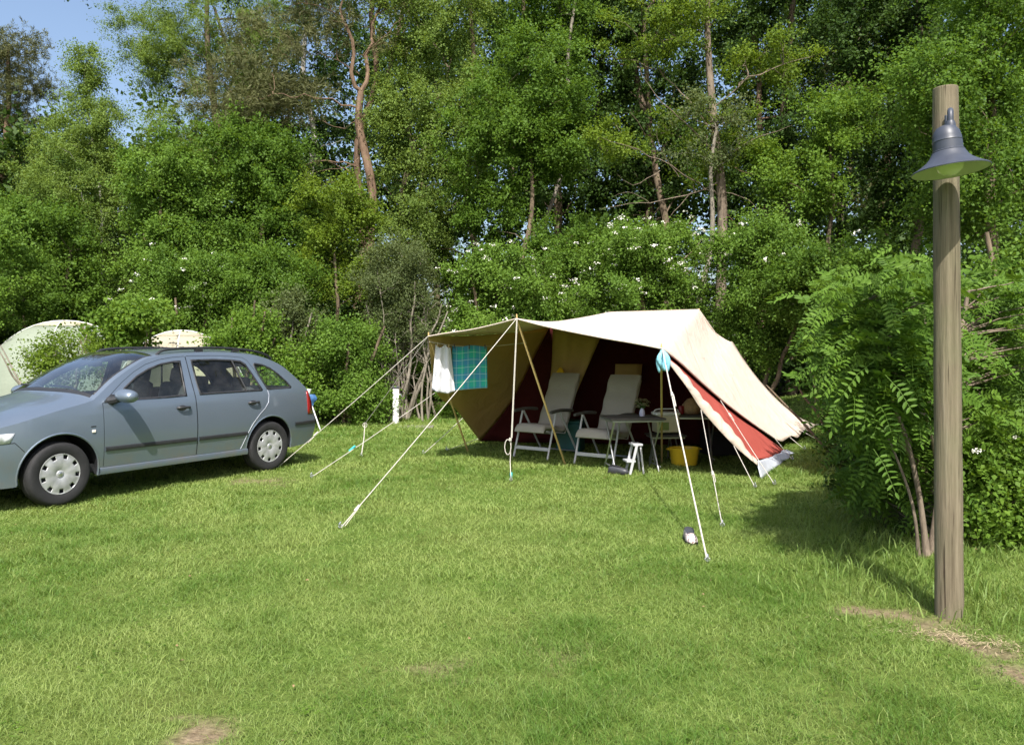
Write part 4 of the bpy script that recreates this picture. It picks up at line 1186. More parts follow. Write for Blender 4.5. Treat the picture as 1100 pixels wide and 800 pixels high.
# washing-up tub
tb = empty('washing_tub', (2.14, 9.98, .004), R(5), 'yellow plastic washing up tub under the right side of the awning', 'tub')
def oval(prof, n=36):
    mb = MB(); o = 0
    for (a, b, z) in prof:
        for k in range(n):
            t = 2*math.pi*k/n; e = .75
            mb.v.append((a*math.copysign(abs(math.cos(t))**e, math.cos(t)), b*math.copysign(abs(math.sin(t))**e, math.sin(t)), z))
    for i in range(len(prof)-1):
        for k in range(n): mb.f.append((i*n+k, i*n+(k+1) % n, (i+1)*n+(k+1) % n, (i+1)*n+k))
    return mb
oval([(.001, .001, .0), (.145, .115, 0), (.155, .125, .012), (.178, .143, .19), (.186, .150, .205), (.186, .150, .213), (.176, .140, .213), (.170, .135, .20), (.148, .118, .02), (.001, .001, .012)]).build('tub', M['yellow'], tb)
for s in (-1, 1): MB().tube(catmull([(s*.18, -.05, .20), (s*.215, -.03, .195), (s*.215, .03, .195), (s*.18, .05, .20)], 3), .007, 6).build('handle', M['yellow'], tb)
# basket + bits
bk = empty('wicker_basket', (2.30, 10.3, .612), 0, 'round tan wicker basket on the dark table under the awning', 'basket')
MB().lathe([(.0005, 0), (.09, 0), (.12, .04), (.125, .09), (.11, .12), (.10, .12), (.10, .05), (.0005, .02)], 26).build('bowl', M['basket'], bk)
MB().lathe([(.0005, .20), (.05, .19), (.085, .15), (.105, .12), (.0005, .115)], 26).build('lid', M['basket'], bk)
o = MB().lathe([(.0005, 0), (.035, .0), (.038, .01), (.038, .08), (.032, .10), (.02, .105), (.0005, .105)], 20, (2.16, 10.25, .612)).build('storage_jar', M['redth'], None); tag(o, 'red storage jar on the dark table left of the basket', 'jar')
o = MB().box((2.50, 10.3, .63), (.16, .16, .03)).build('tray', M['white'], None, bevel=.008); tag(o, 'white tray on the dark table right of the basket', 'tray')
cr = empty('storage_crate', (.82, 11.25, .004), R(-20), 'dark teal storage crate standing behind the two chairs', 'crate')
MB().box((0, 0, .21), (.34, .30, .40)).build('crate_body', M['greencloth'], cr, bevel=.02); MB().box((0, 0, .425), (.36, .32, .035)).build('lid', M['greencloth'], cr, bevel=.012)
cr2 = empty('storage_crate', (2.85, 10.9, .004), R(10), 'black storage crate at the right end of the inner wall', 'crate')
MB().box((0, 0, .16), (.5, .34, .30)).build('crate_body', M['plastic'], cr2, bevel=.02); MB().box((0, 0, .325), (.52, .36, .03)).build('lid', M['plastic'], cr2, bevel=.012)
def shoe(loc, rz, mats, label, sc=1.0):
    root = empty('shoe', (loc[0], loc[1], loc[2]), rz, label, 'shoe')
    st = [(-.12, .010, .028, .035), (-.105, .030, .034, .062), (-.06, .036, .036, .075), (-.01, .036, .036, .068), (.03, .040, .040, .055), (.07, .044, .044, .045), (.105, .038, .040, .036), (.125, .018, .024, .020)]
    rows = []
    for x, w, w2, h in st:
        row = []
        for k in range(17):
            t = math.pi*2*k/16; cx = math.cos(t); sy = math.sin(t)
            row.append(Vector((math.copysign(abs(cx)**.7, cx)*w*sc, -x*sc, (.018+max(0, sy)**.8*(h)+min(0, sy)*.006)*sc)))
        rows.append(row)
    mb = MB().grid(rows); mb.f.append(tuple(range(16))); mb.f.append(tuple(len(mb.v)-17+k for k in range(16))); mb.build('upper', mats[0], root, angle=70)
    rows = [[Vector((s*(w2+.002)*sc, -x*sc, z*sc)) for s, z in ((-1, 0), (-1, .020), (1, .020), (1, 0), (-1, 0))] for x, w, w2, h in st]
    MB().grid(rows).build('sole', mats[1], root)
    op = MB(); pts = [(-.10, .024, .086), (-.06, .032, .094), (-.01, .034, .088), (.045, .026, .074)]
    rows = [[Vector((s*w*sc, -x*sc, (z+dz)*sc)) for s, dz in ((-1, -.006), (0, .0025), (1, -.006))] for x, w, z in pts]
    op.grid(rows).build('opening', mats[2], root)
def checker():
    m, nt, out = newmat('patterned_cloth'); b = nd(nt, 'ShaderNodeBsdfPrincipled'); b.inputs['Roughness'].default_value = .8
    v = nd(nt, 'ShaderNodeTexVoronoi'); v.inputs['Scale'].default_value = 75; nt.links.new(coord(nt, 'Object'), v.inputs['Vector'])
    nt.links.new(ramp(nt, v.outputs[0], [(.30, (.10, .03, .04)), (.42, (.60, .52, .50))]), b.inputs['Base Color']); nt.links.new(b.outputs[0], out.inputs[0]); return m
g = G(741, 583); shoe((g.x, g.y, g.z+.014), R(-2), (checker(), M['rubber'], M['darkmetal']), 'small patterned pale shoe with a dark opening lying on the open lawn')
g = G(664, 509); shoe((g.x, g.y, g.z+.01), R(60), (M['darkmetal'], M['rubber'], M['plastic']), 'black shoe lying on the grass under the front of the grey table')

# ================================================================== lamp post
def lamp():
    b = G(1020, 661); b.z = float(gz(b.x, b.y))
    root = empty('lamp_post', b, 0, 'weathered round wooden post with a grey bell shaped lamp', 'lamp post')
    hgt = 2.84-b.z; n = 14
    pts = [Vector((-.022*i/n, 0, -.15+(hgt+.15)*i/n)) for i in range(n+1)]
    MB().tube(pts, [.0705-.0085*i/n+.001*math.sin(i*2.1) for i in range(n+1)], 28).build('post', M['post'], root, bevel=.006, angle=50)
    cx, cy, zr = P(1021, 184, 4.05).x-b.x, 4.05-b.y-.0, P(1021, 184, 4.05).z-b.z
    tilt = Matrix.Rotation(R(-4.5), 4, 'Y') @ Matrix.Rotation(R(-3), 4, 'X')
    k = 1.0
    prof = [(.180, .000), (.181, .004), (.175, .010), (.156, .019), (.135, .033), (.108, .052), (.090, .072), (.080, .090), (.075, .098), (.0755, .103), (.069, .107), (.068, .150), (.070, .153), (.0675, .160), (.066, .175), (.060, .200), (.045, .222), (.022, .233), (.0005, .236)]
    sh = MB().lathe(prof, 48, (cx, cy, zr), tilt).build('lamp_shade', M['lampgrey'], root, angle=30)
    MB().lathe([(.178, .001), (.156, .013), (.135, .027), (.106, .046), (.086, .068), (.0005, .09)], 48, (cx, cy, zr), tilt).build('reflector', M['lampin'], sh)
    MB().lathe([(.0005, -.022), (.030, -.017), (.055, .002), (.066, .030), (.062, .06)], 28, (cx, cy, zr), tilt).build('globe', M['globe'], sh)
    z0 = zr+.225
    hk = MB().tube(catmull([(cx, cy, z0-.01), (cx, cy, z0+.05), (cx*.93, cy*.93, z0+.085), (cx*.75, cy*.75, z0+.088), (cx*.5, cy*.5, z0+.06), (cx*.1, cy*.1, z0+.05)], 5), .0145, 10).build('bracket', M['lampgrey'], root)
    MB().lathe([(.024, 0), (.024, .02), (.018, .035)], 16, (cx, cy, z0-.006)).build('collar', M['lampgrey'], hk)
    MB().box((cx*.25, cy*.25, z0+.05), (.07, .016, .11), Matrix.Rotation(math.atan2(cx, -cy)*-1, 3, 'Z')).build('wall_plate', M['lampgrey'], root, bevel=.004)
    # cable clip / staple at the foot and knots
lamp()

# ================================================================== water post, slab, bag, other tents
g = G(425, 455)
wp = empty('water_post', g, R(10), 'short white post with a dark cap at the edge of the lawn', 'post')
MB().box((0, 0, .33), (.115, .115, .68)).build('post', M['white'], wp, bevel=.008)
MB().box((0, 0, .70), (.135, .135, .05)).build('cap', M['darkmetal'], wp, bevel=.012)
MB().tube([(.055, 0, .56), (.10, 0, .56), (.11, 0, .52)], .012, 8).build('tap', M['steel'], wp)
g = G(446, 459); o = MB().box((g.x, g.y+.1, g.z-.012), (.65, .45, .05)).build('paving_slab', M['concrete'], None, bevel=.01); tag(o, 'flat grey concrete slab in the grass right of the white post', 'slab')
g = G(343, 462)
bg = empty('shopping_bag', (g.x, g.y, g.z), 0, 'white and blue bag on a white stick behind the tail of the car', 'bag')
top = P(331, 424, g.y)-Vector((g.x, g.y, g.z))
MB().tube([(0.02, 0, 0), top], .012, 7).build('stick', M['white'], bg)
bb = MB(); 
rows = []
for j in range(9):
    v = j/8; row = []
    for i in range(17):
        t = 2*math.pi*i/16; r = (.03+.045*math.sin(math.pi*min(1, v*1.1+.1)))*(1+.15*math.sin(5*t+v*4))
        row.append(Vector((top.x+.06+r*math.cos(t)*1.1, r*.6*math.sin(t), top.z+.01-.20*v)))
    rows.append(row)
bb.grid(rows).build('bag', M['blue'], bg, angle=80)
bb = MB(); rows = []
for j in range(6):
    v = j/5; rows.append([Vector((top.x+(.06-.05*v)*math.cos(2*math.pi*i/12)-.0, (.05)*math.sin(2*math.pi*i/12), top.z+.10-.16*v)) for i in range(13)])
bb.grid(rows).build('flap', M['white'], bg, angle=80)
def dome(name, px, Y, rx, ry, hh, mat, label, band):
    X = (px-550)/F*Y; root = empty(name, (X, Y, float(gz(X, Y))), R(15), label, 'tent')
    rows = []
    for j in range(15):
        a = (math.pi/2)*j/14
        r = math.cos(a)**.95 if j < 14 else .001; z = math.sin(a)*hh
        rows.append([Vector((rx*r*math.cos(2*math.pi*i/40)*(1-.04*abs(math.sin(3*2*math.pi*i/40))), ry*r*math.sin(2*math.pi*i/40)*(1-.04*abs(math.sin(3*2*math.pi*i/40))), z)) for i in range(41)])
    MB().grid(rows[1:12]).build('flysheet', mat, root, solid=.004, angle=60)
    MB().grid([[Vector(v)*1.003 for v in r_] for r_ in rows[11:]]).build('roof_cap', M['tentcream'], root, solid=.004)
    MB().grid([[Vector(v)*1.002 for v in r_] for r_ in rows[:2]]).build('skirt', M['tentcream'], root, solid=.004)
    for k in range(2):
        i0 = int(k*40/4); pl = [Vector(r_[i0])*1.006 for r_ in rows]+[Vector(r_[(i0+20) % 40])*1.006 for r_ in rows[::-1]]
        MB().tube(pl, .009, 6).build('pole', M['white'], root)
    return root
dome('dome_tent', 70, 17.2, 1.75, 1.6, 2.04, M['tentgreen'], 'pale green dome tent with a cream top behind the bonnet of the car', 1)
dome('dome_tent', 195, 15.8, 1.3, .9, 1.80, M['tentcream'], 'cream dome tent half hidden by shrubs behind the car roof', 1)
# ================================================================== trees and shrubs
GT = 'tall trees of the wood edge'; GS = 'shrubs along the wood edge'
def zz(py, Y): return H-(py-YH)/F*Y
def ell(px0, px1, py0, py1, Y, base_px, ry=None, w=1, dy=0):
    """ellipsoid seen between those pixels when the plant stands at depth Y (sizes the real crown)"""
    cx = ((px0+px1)/2-base_px)/F*Y; rx = (px1-px0)/2/F*Y; cz = (zz(py0, Y)+zz(py1, Y))/2; rz = (zz(py0, Y)-zz(py1, Y))/2
    return (cx, dy, cz, rx, ry or rx*.9, rz, w)
# --- left side
Y = 30
tree('pine_tree', 8, Y, 'dark pine rising at the left edge of the wood, its top against the sky', h=13.5, env=[ell(-45, 52, 38, 130, Y, 8), ell(-40, 50, 110, 260, Y, 8)], trunk=(.2, .05), ncl=80, cr=(.6, .95), leaf='needle', bark='pinebark', kind=('n', 40, 16, .15, .020), group=GT, nlimb=50)
Y = 22
tree('birch_tree', 120, Y, 'slender pale trunked birch with a pointed feathery top at the left', h=9.6, env=[ell(60, 132, 95, 190, Y, 120, w=.8), ell(22, 165, 130, 290, Y, 120, w=2.1), ell(78, 112, 52, 110, Y, 120, w=.35), ell(20, 150, 250, 340, Y, 120, w=.8)], trunk=(.055, .012), lean=(-.75, 0), ncl=300, cr=(.3, .55), per=230, size=.048, leaf='birch', bark='birchbark', group=GT, droop=.5, nlimb=70)
Y = 26
tree('willow_tree', 225, Y, 'tall loose willow whose thin leafy branches lean out over the blue sky', h=15, env=[ell(116, 205, 5, 105, Y, 225, w=.9), ell(160, 330, -60, 120, Y, 225, w=1.6), ell(150, 300, 90, 250, Y, 225, w=1.2)], trunk=(.2, .04), ncl=230, cr=(.45, .8), per=290, size=.062, leaf='birch', bark='bark', group=GT, nlimb=110, aspect=.45)
Y = 28
tree('birch_tree', 330, Y, 'tall birch behind the forked pine', h=16, env=[ell(250, 420, -70, 160, Y, 330), ell(240, 400, 120, 300, Y, 330)], trunk=(.16, .04), ncl=150, cr=(.6, .9), per=190, size=.085, leaf='dark', bark='birchbark', group=GT, nlimb=50)
# --- the forked pine
Y = 21
def q(px, py, dy=0): return (((px-393)/F*Y), dy, zz(py, Y))
pine_limbs = [([q(388, 98), q(378, 50, -.2), q(370, 5, -.3), q(362, -50)], .10), ([q(388, 98), q(399, 45, .2), q(408, 0, .3), q(414, -60)], .10),
    ([q(384, 116), q(350, 113, -.5), q(322, 114, -.9), q(290, 118, -1.0)], .045), ([q(383, 130), q(362, 135, .3), q(338, 120, .4)], .025), ([q(386, 80), q(352, 58, .3), q(320, 50, .4)], .03),
    ([q(384, 180), q(355, 176, -.4), q(332, 186, -.7), q(316, 200, -.8)], .035), ([q(380, 186), q(366, 178, .2), q(345, 168, .5)], .022), ([q(385, 170), q(375, 184, -.4), q(345, 190, -.6), q(335, 205, -.7)], .02),
    ([q(390, 60), q(420, 40, -.4), q(440, 20, -.4)], .03), ([q(372, 22), q(345, 12, -.4), q(318, 20, -.7)], .03)]
tree('pine_tree', 393, Y, 'pine with an orange brown trunk forking high up, left of the centre', h=13, env=[ell(205, 345, 60, 150, Y, 393, ry=1.5, w=1.2), ell(290, 372, -40, 60, Y, 393, ry=1.4, w=.6), ell(262, 335, 185, 225, Y, 393, ry=.9, w=.25), ell(330, 450, -90, 8, Y, 393, w=.5), ell(405, 440, -20, 60, Y, 393, ry=.8, w=.12)],
     trunk=(.125, .085), path=[(0, 0, -.1), (.05, 0, 2), q(398, 250), q(400, 205), q(391, 160), q(385, 130), q(388, 98)], ncl=74, cr=(.42, .68), leaf='needle', bark='pinebark', kind=('n', 30, 16, .17, .018), group=GT, limbs=pine_limbs, nlimb=60)
Y = 22.5
tree('pine_tree', 374, Y, 'thin second pine trunk crossing behind the forked pine', h=13.5, env=[ell(380, 440, -80, 20, Y, 374, w=.5), ell(240, 320, 20, 110, Y, 374, w=.6)], trunk=(.11, .06), lean=(.9, 0), ncl=36, cr=(.45, .7), leaf='needle', bark='pinebark', kind=('n', 22, 12, .17, .018), group=GT, nlimb=22)
# --- centre
Y = 21.5
tree('birch_tree', 505, Y, 'broad light green birch rising left of the tent, its crown in soft heaps', h=14, env=[ell(405, 530, -60, 110, Y, 505, w=1.2), ell(415, 560, 70, 200, Y, 505, w=1.2), ell(395, 470, 60, 180, Y, 505, w=.6), ell(400, 500, 170, 290, Y, 505, w=.8)], trunk=(.12, .03), ncl=230, cr=(.42, .80), per=260, size=.060, leaf='birch', bark='bark', group=GT, droop=.35, nlimb=70)
Y = 19.5
tree('alder_tree', 560, Y, 'rounded leafy alder standing straight behind the tent awning', h=8.6, env=[ell(520, 635, 30, 140, Y, 560, w=1.2), ell(470, 600, 90, 200, Y, 560, w=1.3), ell(560, 640, 120, 200, Y, 560, w=.7), ell(480, 560, 190, 250, Y, 560, w=.5)], trunk=(.11, .03), ncl=190, cr=(.38, .62), per=240, size=.066, leaf='mid', bark='bark', group=GT, nlimb=70, stems=2)
Y = 25
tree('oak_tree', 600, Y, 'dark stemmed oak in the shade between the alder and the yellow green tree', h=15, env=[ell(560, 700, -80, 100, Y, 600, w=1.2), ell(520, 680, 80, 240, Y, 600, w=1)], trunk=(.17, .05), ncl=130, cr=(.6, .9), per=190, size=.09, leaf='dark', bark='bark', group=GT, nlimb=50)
tree('birch_tree', 545, 23.5, 'grey brown birch stem standing in the dark gap behind the alder', h=14, env=[ell(500, 600, -80, 60, 23.5, 545)], trunk=(.10, .05), ncl=50, cr=(.5, .8), per=170, size=.08, leaf='mid', bark='bark', group=GT, nlimb=20, lean=(.6, 0))
tree('birch_tree', 572, 22.5, 'thin leaning stem right of the grey brown birch in the dark gap', h=12, env=[ell(560, 650, -60, 60, 22.5, 572)], trunk=(.07, .04), ncl=36, cr=(.5, .8), per=160, size=.08, leaf='mid', bark='palebark', group=GT, nlimb=16, lean=(1.2, 0))
# --- yellow-green oak with bare limbs
Y = 17.5
def q2(px, py, dy=0): return (((px-772)/F*Y), dy, zz(py, Y))
ol = [([q2(768, 170), q2(740, 150, -.4), q2(705, 128, -.8), q2(680, 95, -.9)], .035), ([q2(766, 150), q2(735, 100, .3), q2(700, 70, .4), q2(655, 60, .4)], .035), ([q2(770, 215), q2(735, 205, -.7), q2(690, 185, -1.1), q2(640, 170, -1.2)], .032),
      ([q2(772, 200), q2(730, 222, -.6), q2(680, 232, -.9), q2(640, 240, -1)], .026), ([q2(768, 120), q2(800, 95, -.3), q2(845, 80, -.4), q2(880, 66, -.3)], .03), ([q2(770, 180), q2(805, 160, -.5), q2(840, 150, -.7)], .024), ([q2(773, 210), q2(796, 225, -.5), q2(808, 245, -.7)], .018),
      ([q2(700, 200, -1), q2(672, 215, -1.1), q2(655, 205, -1.2)], .014), ([q2(720, 205, -.9), q2(700, 180, -1.1), q2(694, 160, -1.2)], .014), ([q2(690, 232, -.9), q2(668, 222, -1.1), q2(650, 228, -1.1)], .012), ([q2(740, 215, -.5), q2(715, 240, -.9), q2(700, 262, -1)], .012)]
tree('oak_tree', 772, Y, 'young oak with sparse yellow green leaves and bare grey limbs above the tent', h=9, env=[ell(640, 760, 10, 70, Y, 772, ry=.9, w=1), ell(770, 880, 40, 100, Y, 772, ry=.9, w=.9), ell(630, 700, 130, 180, Y, 772, ry=.6, w=.55), ell(700, 790, -40, 40, Y, 772, ry=1, w=.8), ell(690, 830, 100, 190, Y, 772, ry=.9, w=.65), ell(720, 800, 170, 210, Y, 772, ry=.7, w=.25)],
     trunk=(.135, .03), path=[(0, 0, -.1), (.02, 0, 1.5), q2(776, 230), q2(768, 150), q2(762, 80), q2(760, 20), q2(764, -60)], ncl=120, cr=(.22, .42), per=110, size=.058, leaf='oak', bark='oakbark', group=GT, limbs=ol, nlimb=100, flat=.5)
tree('birch_tree', 742, 17.0, 'thin pale leaning birch stem just left of the young oak trunk', h=6.5, env=[ell(720, 800, 100, 190, 17, 742, ry=.8)], trunk=(.075, .03), lean=(.55, 0), ncl=26, cr=(.25, .4), per=90, size=.055, leaf='greyg', bark='palebark', group=GT, nlimb=24)
# --- right side
Y = 23
tree('oak_tree', 690, Y+2, 'tall dark leaved oak behind the sparse yellow green one', h=15, env=[ell(620, 790, -80, 120, Y+2, 690), ell(620, 800, 90, 280, Y+2, 690)], trunk=(.17, .05), ncl=170, cr=(.6, .95), per=190, size=.09, leaf='dark', bark='bark', group=GT, nlimb=50)
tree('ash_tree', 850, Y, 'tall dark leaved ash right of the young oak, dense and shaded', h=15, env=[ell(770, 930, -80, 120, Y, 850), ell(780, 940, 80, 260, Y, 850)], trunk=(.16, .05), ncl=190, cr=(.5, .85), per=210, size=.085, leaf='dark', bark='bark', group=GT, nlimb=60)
Y = 17
tree('beech_tree', 890, Y, 'small beech with a fresh bright crown in the dark gap left of the lamp', h=6, env=[ell(860, 935, 110, 200, Y, 890, w=1), ell(835, 905, 180, 260, Y, 890, w=.9), ell(790, 850, 170, 240, Y, 890, w=.5)], trunk=(.07, .02), ncl=75, cr=(.28, .5), per=170, size=.062, leaf='bright', bark='bark', group=GT, nlimb=40)
Y = 19
tree('pine_tree', 955, 27, 'tall dark conifer behind the lamp', h=15, env=[ell(870, 1010, -60, 240, 27, 955)], trunk=(.17, .05), ncl=90, cr=(.6, .95), leaf='needle', bark='pinebark', kind=('n', 22, 13, .22, .034), group=GT, nlimb=50)
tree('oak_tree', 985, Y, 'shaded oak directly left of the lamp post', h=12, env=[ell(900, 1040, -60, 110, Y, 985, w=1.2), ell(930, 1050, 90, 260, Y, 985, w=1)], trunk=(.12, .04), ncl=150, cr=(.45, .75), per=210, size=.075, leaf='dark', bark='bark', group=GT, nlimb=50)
Y = 11.5
tree('hornbeam_tree', 1062, Y, 'leafy hornbeam with glossy lit leaves at the right edge behind the lamp post', h=7, env=[ell(945, 1100, 60, 150, Y, 1062, ry=1.2, w=1.0), ell(1000, 1150, -50, 80, Y, 1062, ry=1.2, w=1.1), ell(980, 1130, 130, 270, Y, 1062, ry=1.1, w=1.2)], trunk=(.10, .03), ncl=190, cr=(.28, .5), per=230, size=.055, leaf='mid', bark='bark', group=GT, nlimb=70, bloom=6, bloomsize=.02)
tree('hornbeam_tree', 1150, 15, 'tall hornbeam whose crown fills the upper right corner', h=11, env=[ell(1000, 1250, -120, 90, 15, 1150, ry=1.8), ell(1030, 1250, 60, 300, 15, 1150, ry=1.8)], trunk=(.15, .04), ncl=190, cr=(.45, .75), per=220, size=.07, leaf='mid', bark='bark', group=GT, nlimb=50)

# --- middle storey
Y = 19
tree('oak_tree', 360, Y, 'yellow green young oak below the forked pine trunk', 'tree', h=4.6, env=[ell(325, 402, 180, 260, Y, 360, w=1), ell(318, 410, 240, 330, Y, 360, w=.9)], trunk=(.06, .02), ncl=80, cr=(.28, .48), per=170, size=.062, leaf='oak', group=GS, nlimb=50)
tree('maple_tree', 285, 20, 'bushy mid green maple between the birch and the forked pine', 'tree', h=6.5, env=[ell(215, 330, 130, 230, 20, 285, w=1), ell(195, 335, 210, 330, 20, 285, w=1.2)], trunk=(.09, .03), ncl=170, cr=(.35, .6), per=230, size=.068, leaf='mid', group=GT, nlimb=50)
tree('hazel_shrub', 180, 19, 'bright green hazel right of the slender birch', 'shrub', h=6, env=[ell(125, 235, 150, 260, 19, 180, w=1), ell(130, 240, 230, 330, 19, 180, w=1)], trunk=(.07, .03), ncl=150, cr=(.32, .55), per=220, size=.066, leaf='haw', group=GS, nlimb=50, stems=3)
tree('elder_shrub', 50, 20, 'dark green leafy shrub below the birch at the left edge', 'shrub', h=4.5, env=[ell(-20, 90, 210, 300, 20, 50, w=1), ell(-40, 120, 270, 370, 20, 50, w=1.2)], trunk=(.07, .03), ncl=150, cr=(.35, .6), per=220, size=.068, leaf='mid', group=GS, nlimb=50, stems=3)
tree('elder_shrub', -30, 17, 'tall green shrub past the left edge beside the green dome tent', 'shrub', h=4.5, env=[ell(-110, 30, 220, 380, 17, -30, w=1)], trunk=(.07, .03), ncl=80, cr=(.35, .6), per=220, size=.062, leaf='haw', group=GS, nlimb=40, stems=3)
Y = 17
tree('hawthorn_shrub', 195, Y, 'hawthorn with white blossom above the roof of the car', 'shrub', h=3.6, env=[ell(150, 240, 265, 340, Y, 195, w=1), ell(130, 235, 310, 370, Y, 195, w=1)], trunk=(.05, .02), ncl=110, cr=(.26, .45), per=220, size=.050, leaf='haw', group=GS, nlimb=50, stems=3, bloom=60, bloomsize=.018)
tree('hazel_shrub', 280, Y, 'dark green shrub behind the rear end of the car', 'shrub', h=3.4, env=[ell(225, 335, 270, 350, Y, 280, w=1), ell(230, 340, 320, 400, Y, 280, w=1)], trunk=(.05, .02), ncl=120, cr=(.28, .48), per=220, size=.055, leaf='mid', group=GS, nlimb=50, stems=3)
tree('hawthorn_shrub', 540, 17, 'hawthorn dotted with white blossom over the left slope of the awning', 'shrub', h=3.6, env=[ell(478, 600, 270, 335, 17, 540, w=1.2), ell(470, 610, 310, 390, 17, 540, w=1)], trunk=(.06, .02), ncl=150, cr=(.26, .45), per=230, size=.052, leaf='haw', group=GS, nlimb=50, stems=3, bloom=100, bloomsize=.019)
tree('hawthorn_shrub', 690, 17, 'hawthorn heavy with white blossom above the ridge of the tent', 'shrub', h=4.4, env=[ell(625, 755, 240, 320, 17, 690, w=1.3), ell(600, 770, 290, 380, 17, 690, w=1)], trunk=(.07, .03), ncl=170, cr=(.26, .46), per=230, size=.052, leaf='haw', group=GS, nlimb=50, stems=3, bloom=170, bloomsize=.020)
tree('hazel_shrub', 610, 19, 'mid green hazel filling the wood edge between the two blossoming hawthorns', 'shrub', h=4.2, env=[ell(560, 660, 235, 320, 19, 610, w=1), ell(560, 670, 300, 380, 19, 610, w=1)], trunk=(.06, .03), ncl=120, cr=(.3, .5), per=220, size=.06, leaf='mid', group=GS, nlimb=50, stems=3)
tree('privet_shrub', 430, 16.5, 'grey green twiggy shrub with bare stems left of the awning', 'shrub', h=3.4, env=[ell(385, 470, 262, 330, 16.5, 430, w=1), ell(395, 480, 310, 375, 16.5, 430, w=.6)], trunk=(.035, .012), ncl=100, cr=(.22, .4), per=210, size=.042, leaf='greyg', bark='palebark', group=GS, nlimb=90, stems=6)
tree('holly_shrub', 368, 15.4, 'dense bright green shrub between the car and the white post', 'shrub', h=2.4, env=[ell(322, 412, 345, 410, 15.4, 368, w=1), ell(318, 420, 390, 455, 15.4, 368, w=1.1)], trunk=(.05, .02), ncl=130, cr=(.2, .36), per=230, size=.050, leaf='haw', group=GS, nlimb=40, stems=3)
tree('bramble_shrub', 455, 17.2, 'low tangle of leaves under the bare stems left of the awning', 'shrub', h=1.8, env=[ell(425, 560, 385, 450, 17.2, 455, w=1)], trunk=(.02, .01), ncl=60, cr=(.2, .36), per=200, size=.05, leaf='mid', group=GS, nlimb=40, stems=4)
tree('maple_shrub', 145, 14.3, 'bright lobed leaf shrub poking up behind the windscreen of the car', 'shrub', h=2.5, env=[ell(112, 160, 328, 365, 14.3, 145, w=1), ell(140, 186, 322, 352, 14.3, 145, w=.6), ell(95, 135, 345, 378, 14.3, 145, w=.5), ell(110, 160, 355, 390, 14.3, 145, w=.5)], trunk=(.035, .012), ncl=56, cr=(.14, .30), per=85, size=.075, leaf='bright', group=GS, nlimb=50, stems=4, aspect=.85)
tree('blackthorn_shrub', 62, 12.6, 'thin open shrub with few leaves in front of the green dome tent', 'shrub', h=2.0, env=[ell(28, 112, 355, 425, 12.6, 62, w=1)], trunk=(.022, .008), ncl=62, cr=(.14, .28), per=75, size=.048, leaf='oak', bark='palebark', group=GS, nlimb=46, stems=6)
tree('hazel_shrub', 255, 14.6, 'leafy pale green hazel right behind the roof rails of the car', 'shrub', h=2.6, env=[ell(245, 300, 338, 380, 14.6, 255, w=1), ell(222, 262, 352, 385, 14.6, 255, w=.4), ell(262, 335, 370, 440, 14.6, 255, w=1)], trunk=(.04, .015), ncl=95, cr=(.16, .36), per=110, size=.058, leaf='bright', group=GS, nlimb=50, stems=4, aspect=.8)
tree('hazel_shrub', 305, 15.6, 'yellowish shrub rising behind the car tail', 'shrub', h=3, env=[ell(285, 345, 310, 400, 15.6, 305, w=1)], trunk=(.04, .015), ncl=60, cr=(.2, .38), per=170, size=.052, leaf='greyg', bark='palebark', group=GS, nlimb=40, stems=5)
# --- right shrubs behind the tent
tree('elder_shrub', 815, 15.5, 'elder with flat creamy flower heads behind the right slope of the tent', 'shrub', h=3.6, env=[ell(765, 860, 245, 320, 15.5, 815, w=1), ell(770, 880, 300, 400, 15.5, 815, w=1.3)], trunk=(.05, .02), ncl=150, cr=(.24, .42), per=230, size=.055, leaf='haw', group=GS, nlimb=50, stems=3, bloom=24, bloomsize=.026)
tree('elder_shrub', 880, 14.2, 'leafy elder at the corner of the wood right of the tent', 'shrub', h=3.0, env=[ell(835, 935, 275, 350, 14.2, 880, w=1), ell(860, 960, 310, 400, 14.2, 880, w=1)], trunk=(.05, .02), ncl=130, cr=(.24, .42), per=220, size=.058, leaf='mid', group=GS, nlimb=50, stems=3, bloom=10, bloomsize=.024)
tree('hazel_shrub', 960, 12.5, 'dense hazel between the elder and the lamp post', 'shrub', h=3.0, env=[ell(900, 1010, 270, 360, 12.5, 960, w=1), ell(880, 1020, 330, 440, 12.5, 960, w=1)], trunk=(.05, .02), ncl=140, cr=(.24, .42), per=220, size=.055, leaf='mid', group=GS, nlimb=50, stems=3)
tree('elder_shrub', 1000, 9.5, 'shaded elder low behind the lamp post', 'shrub', h=2.3, env=[ell(930, 1060, 300, 400, 9.5, 1000, w=1), ell(890, 1060, 370, 490, 9.5, 1000, w=1.2)], trunk=(.04, .02), ncl=150, cr=(.18, .34), per=210, size=.05, leaf='dark', group=GS, nlimb=50, stems=3)
tree('elder_shrub', 1110, 8.2, 'elder with a big cream flower head at the right edge', 'shrub', h=3.0, env=[ell(1040, 1200, 250, 380, 8.2, 1110, w=1), ell(1030, 1200, 350, 520, 8.2, 1110, w=1.2)], trunk=(.05, .02), ncl=170, cr=(.2, .36), per=210, size=.052, leaf='haw', group=GS, nlimb=50, stems=3, bloom=7, bloomsize=.020)
lowb = tree('bramble_shrub', 1075, 5.6, 'low bright green shrub at the right edge behind the post foot', 'shrub', h=1.1, env=[ell(1042, 1130, 465, 540, 5.6, 1075, w=1), ell(1030, 1140, 530, 600, 5.6, 1075, w=1)], trunk=(.014, .006), ncl=70, cr=(.09, .17), per=110, size=.042, leaf='bright', group=GS, nlimb=50, stems=5)

umbel(lowb, [P(1049, 484, 5.45)-lowb.location, P(1090, 470, 5.6)-lowb.location], .035)
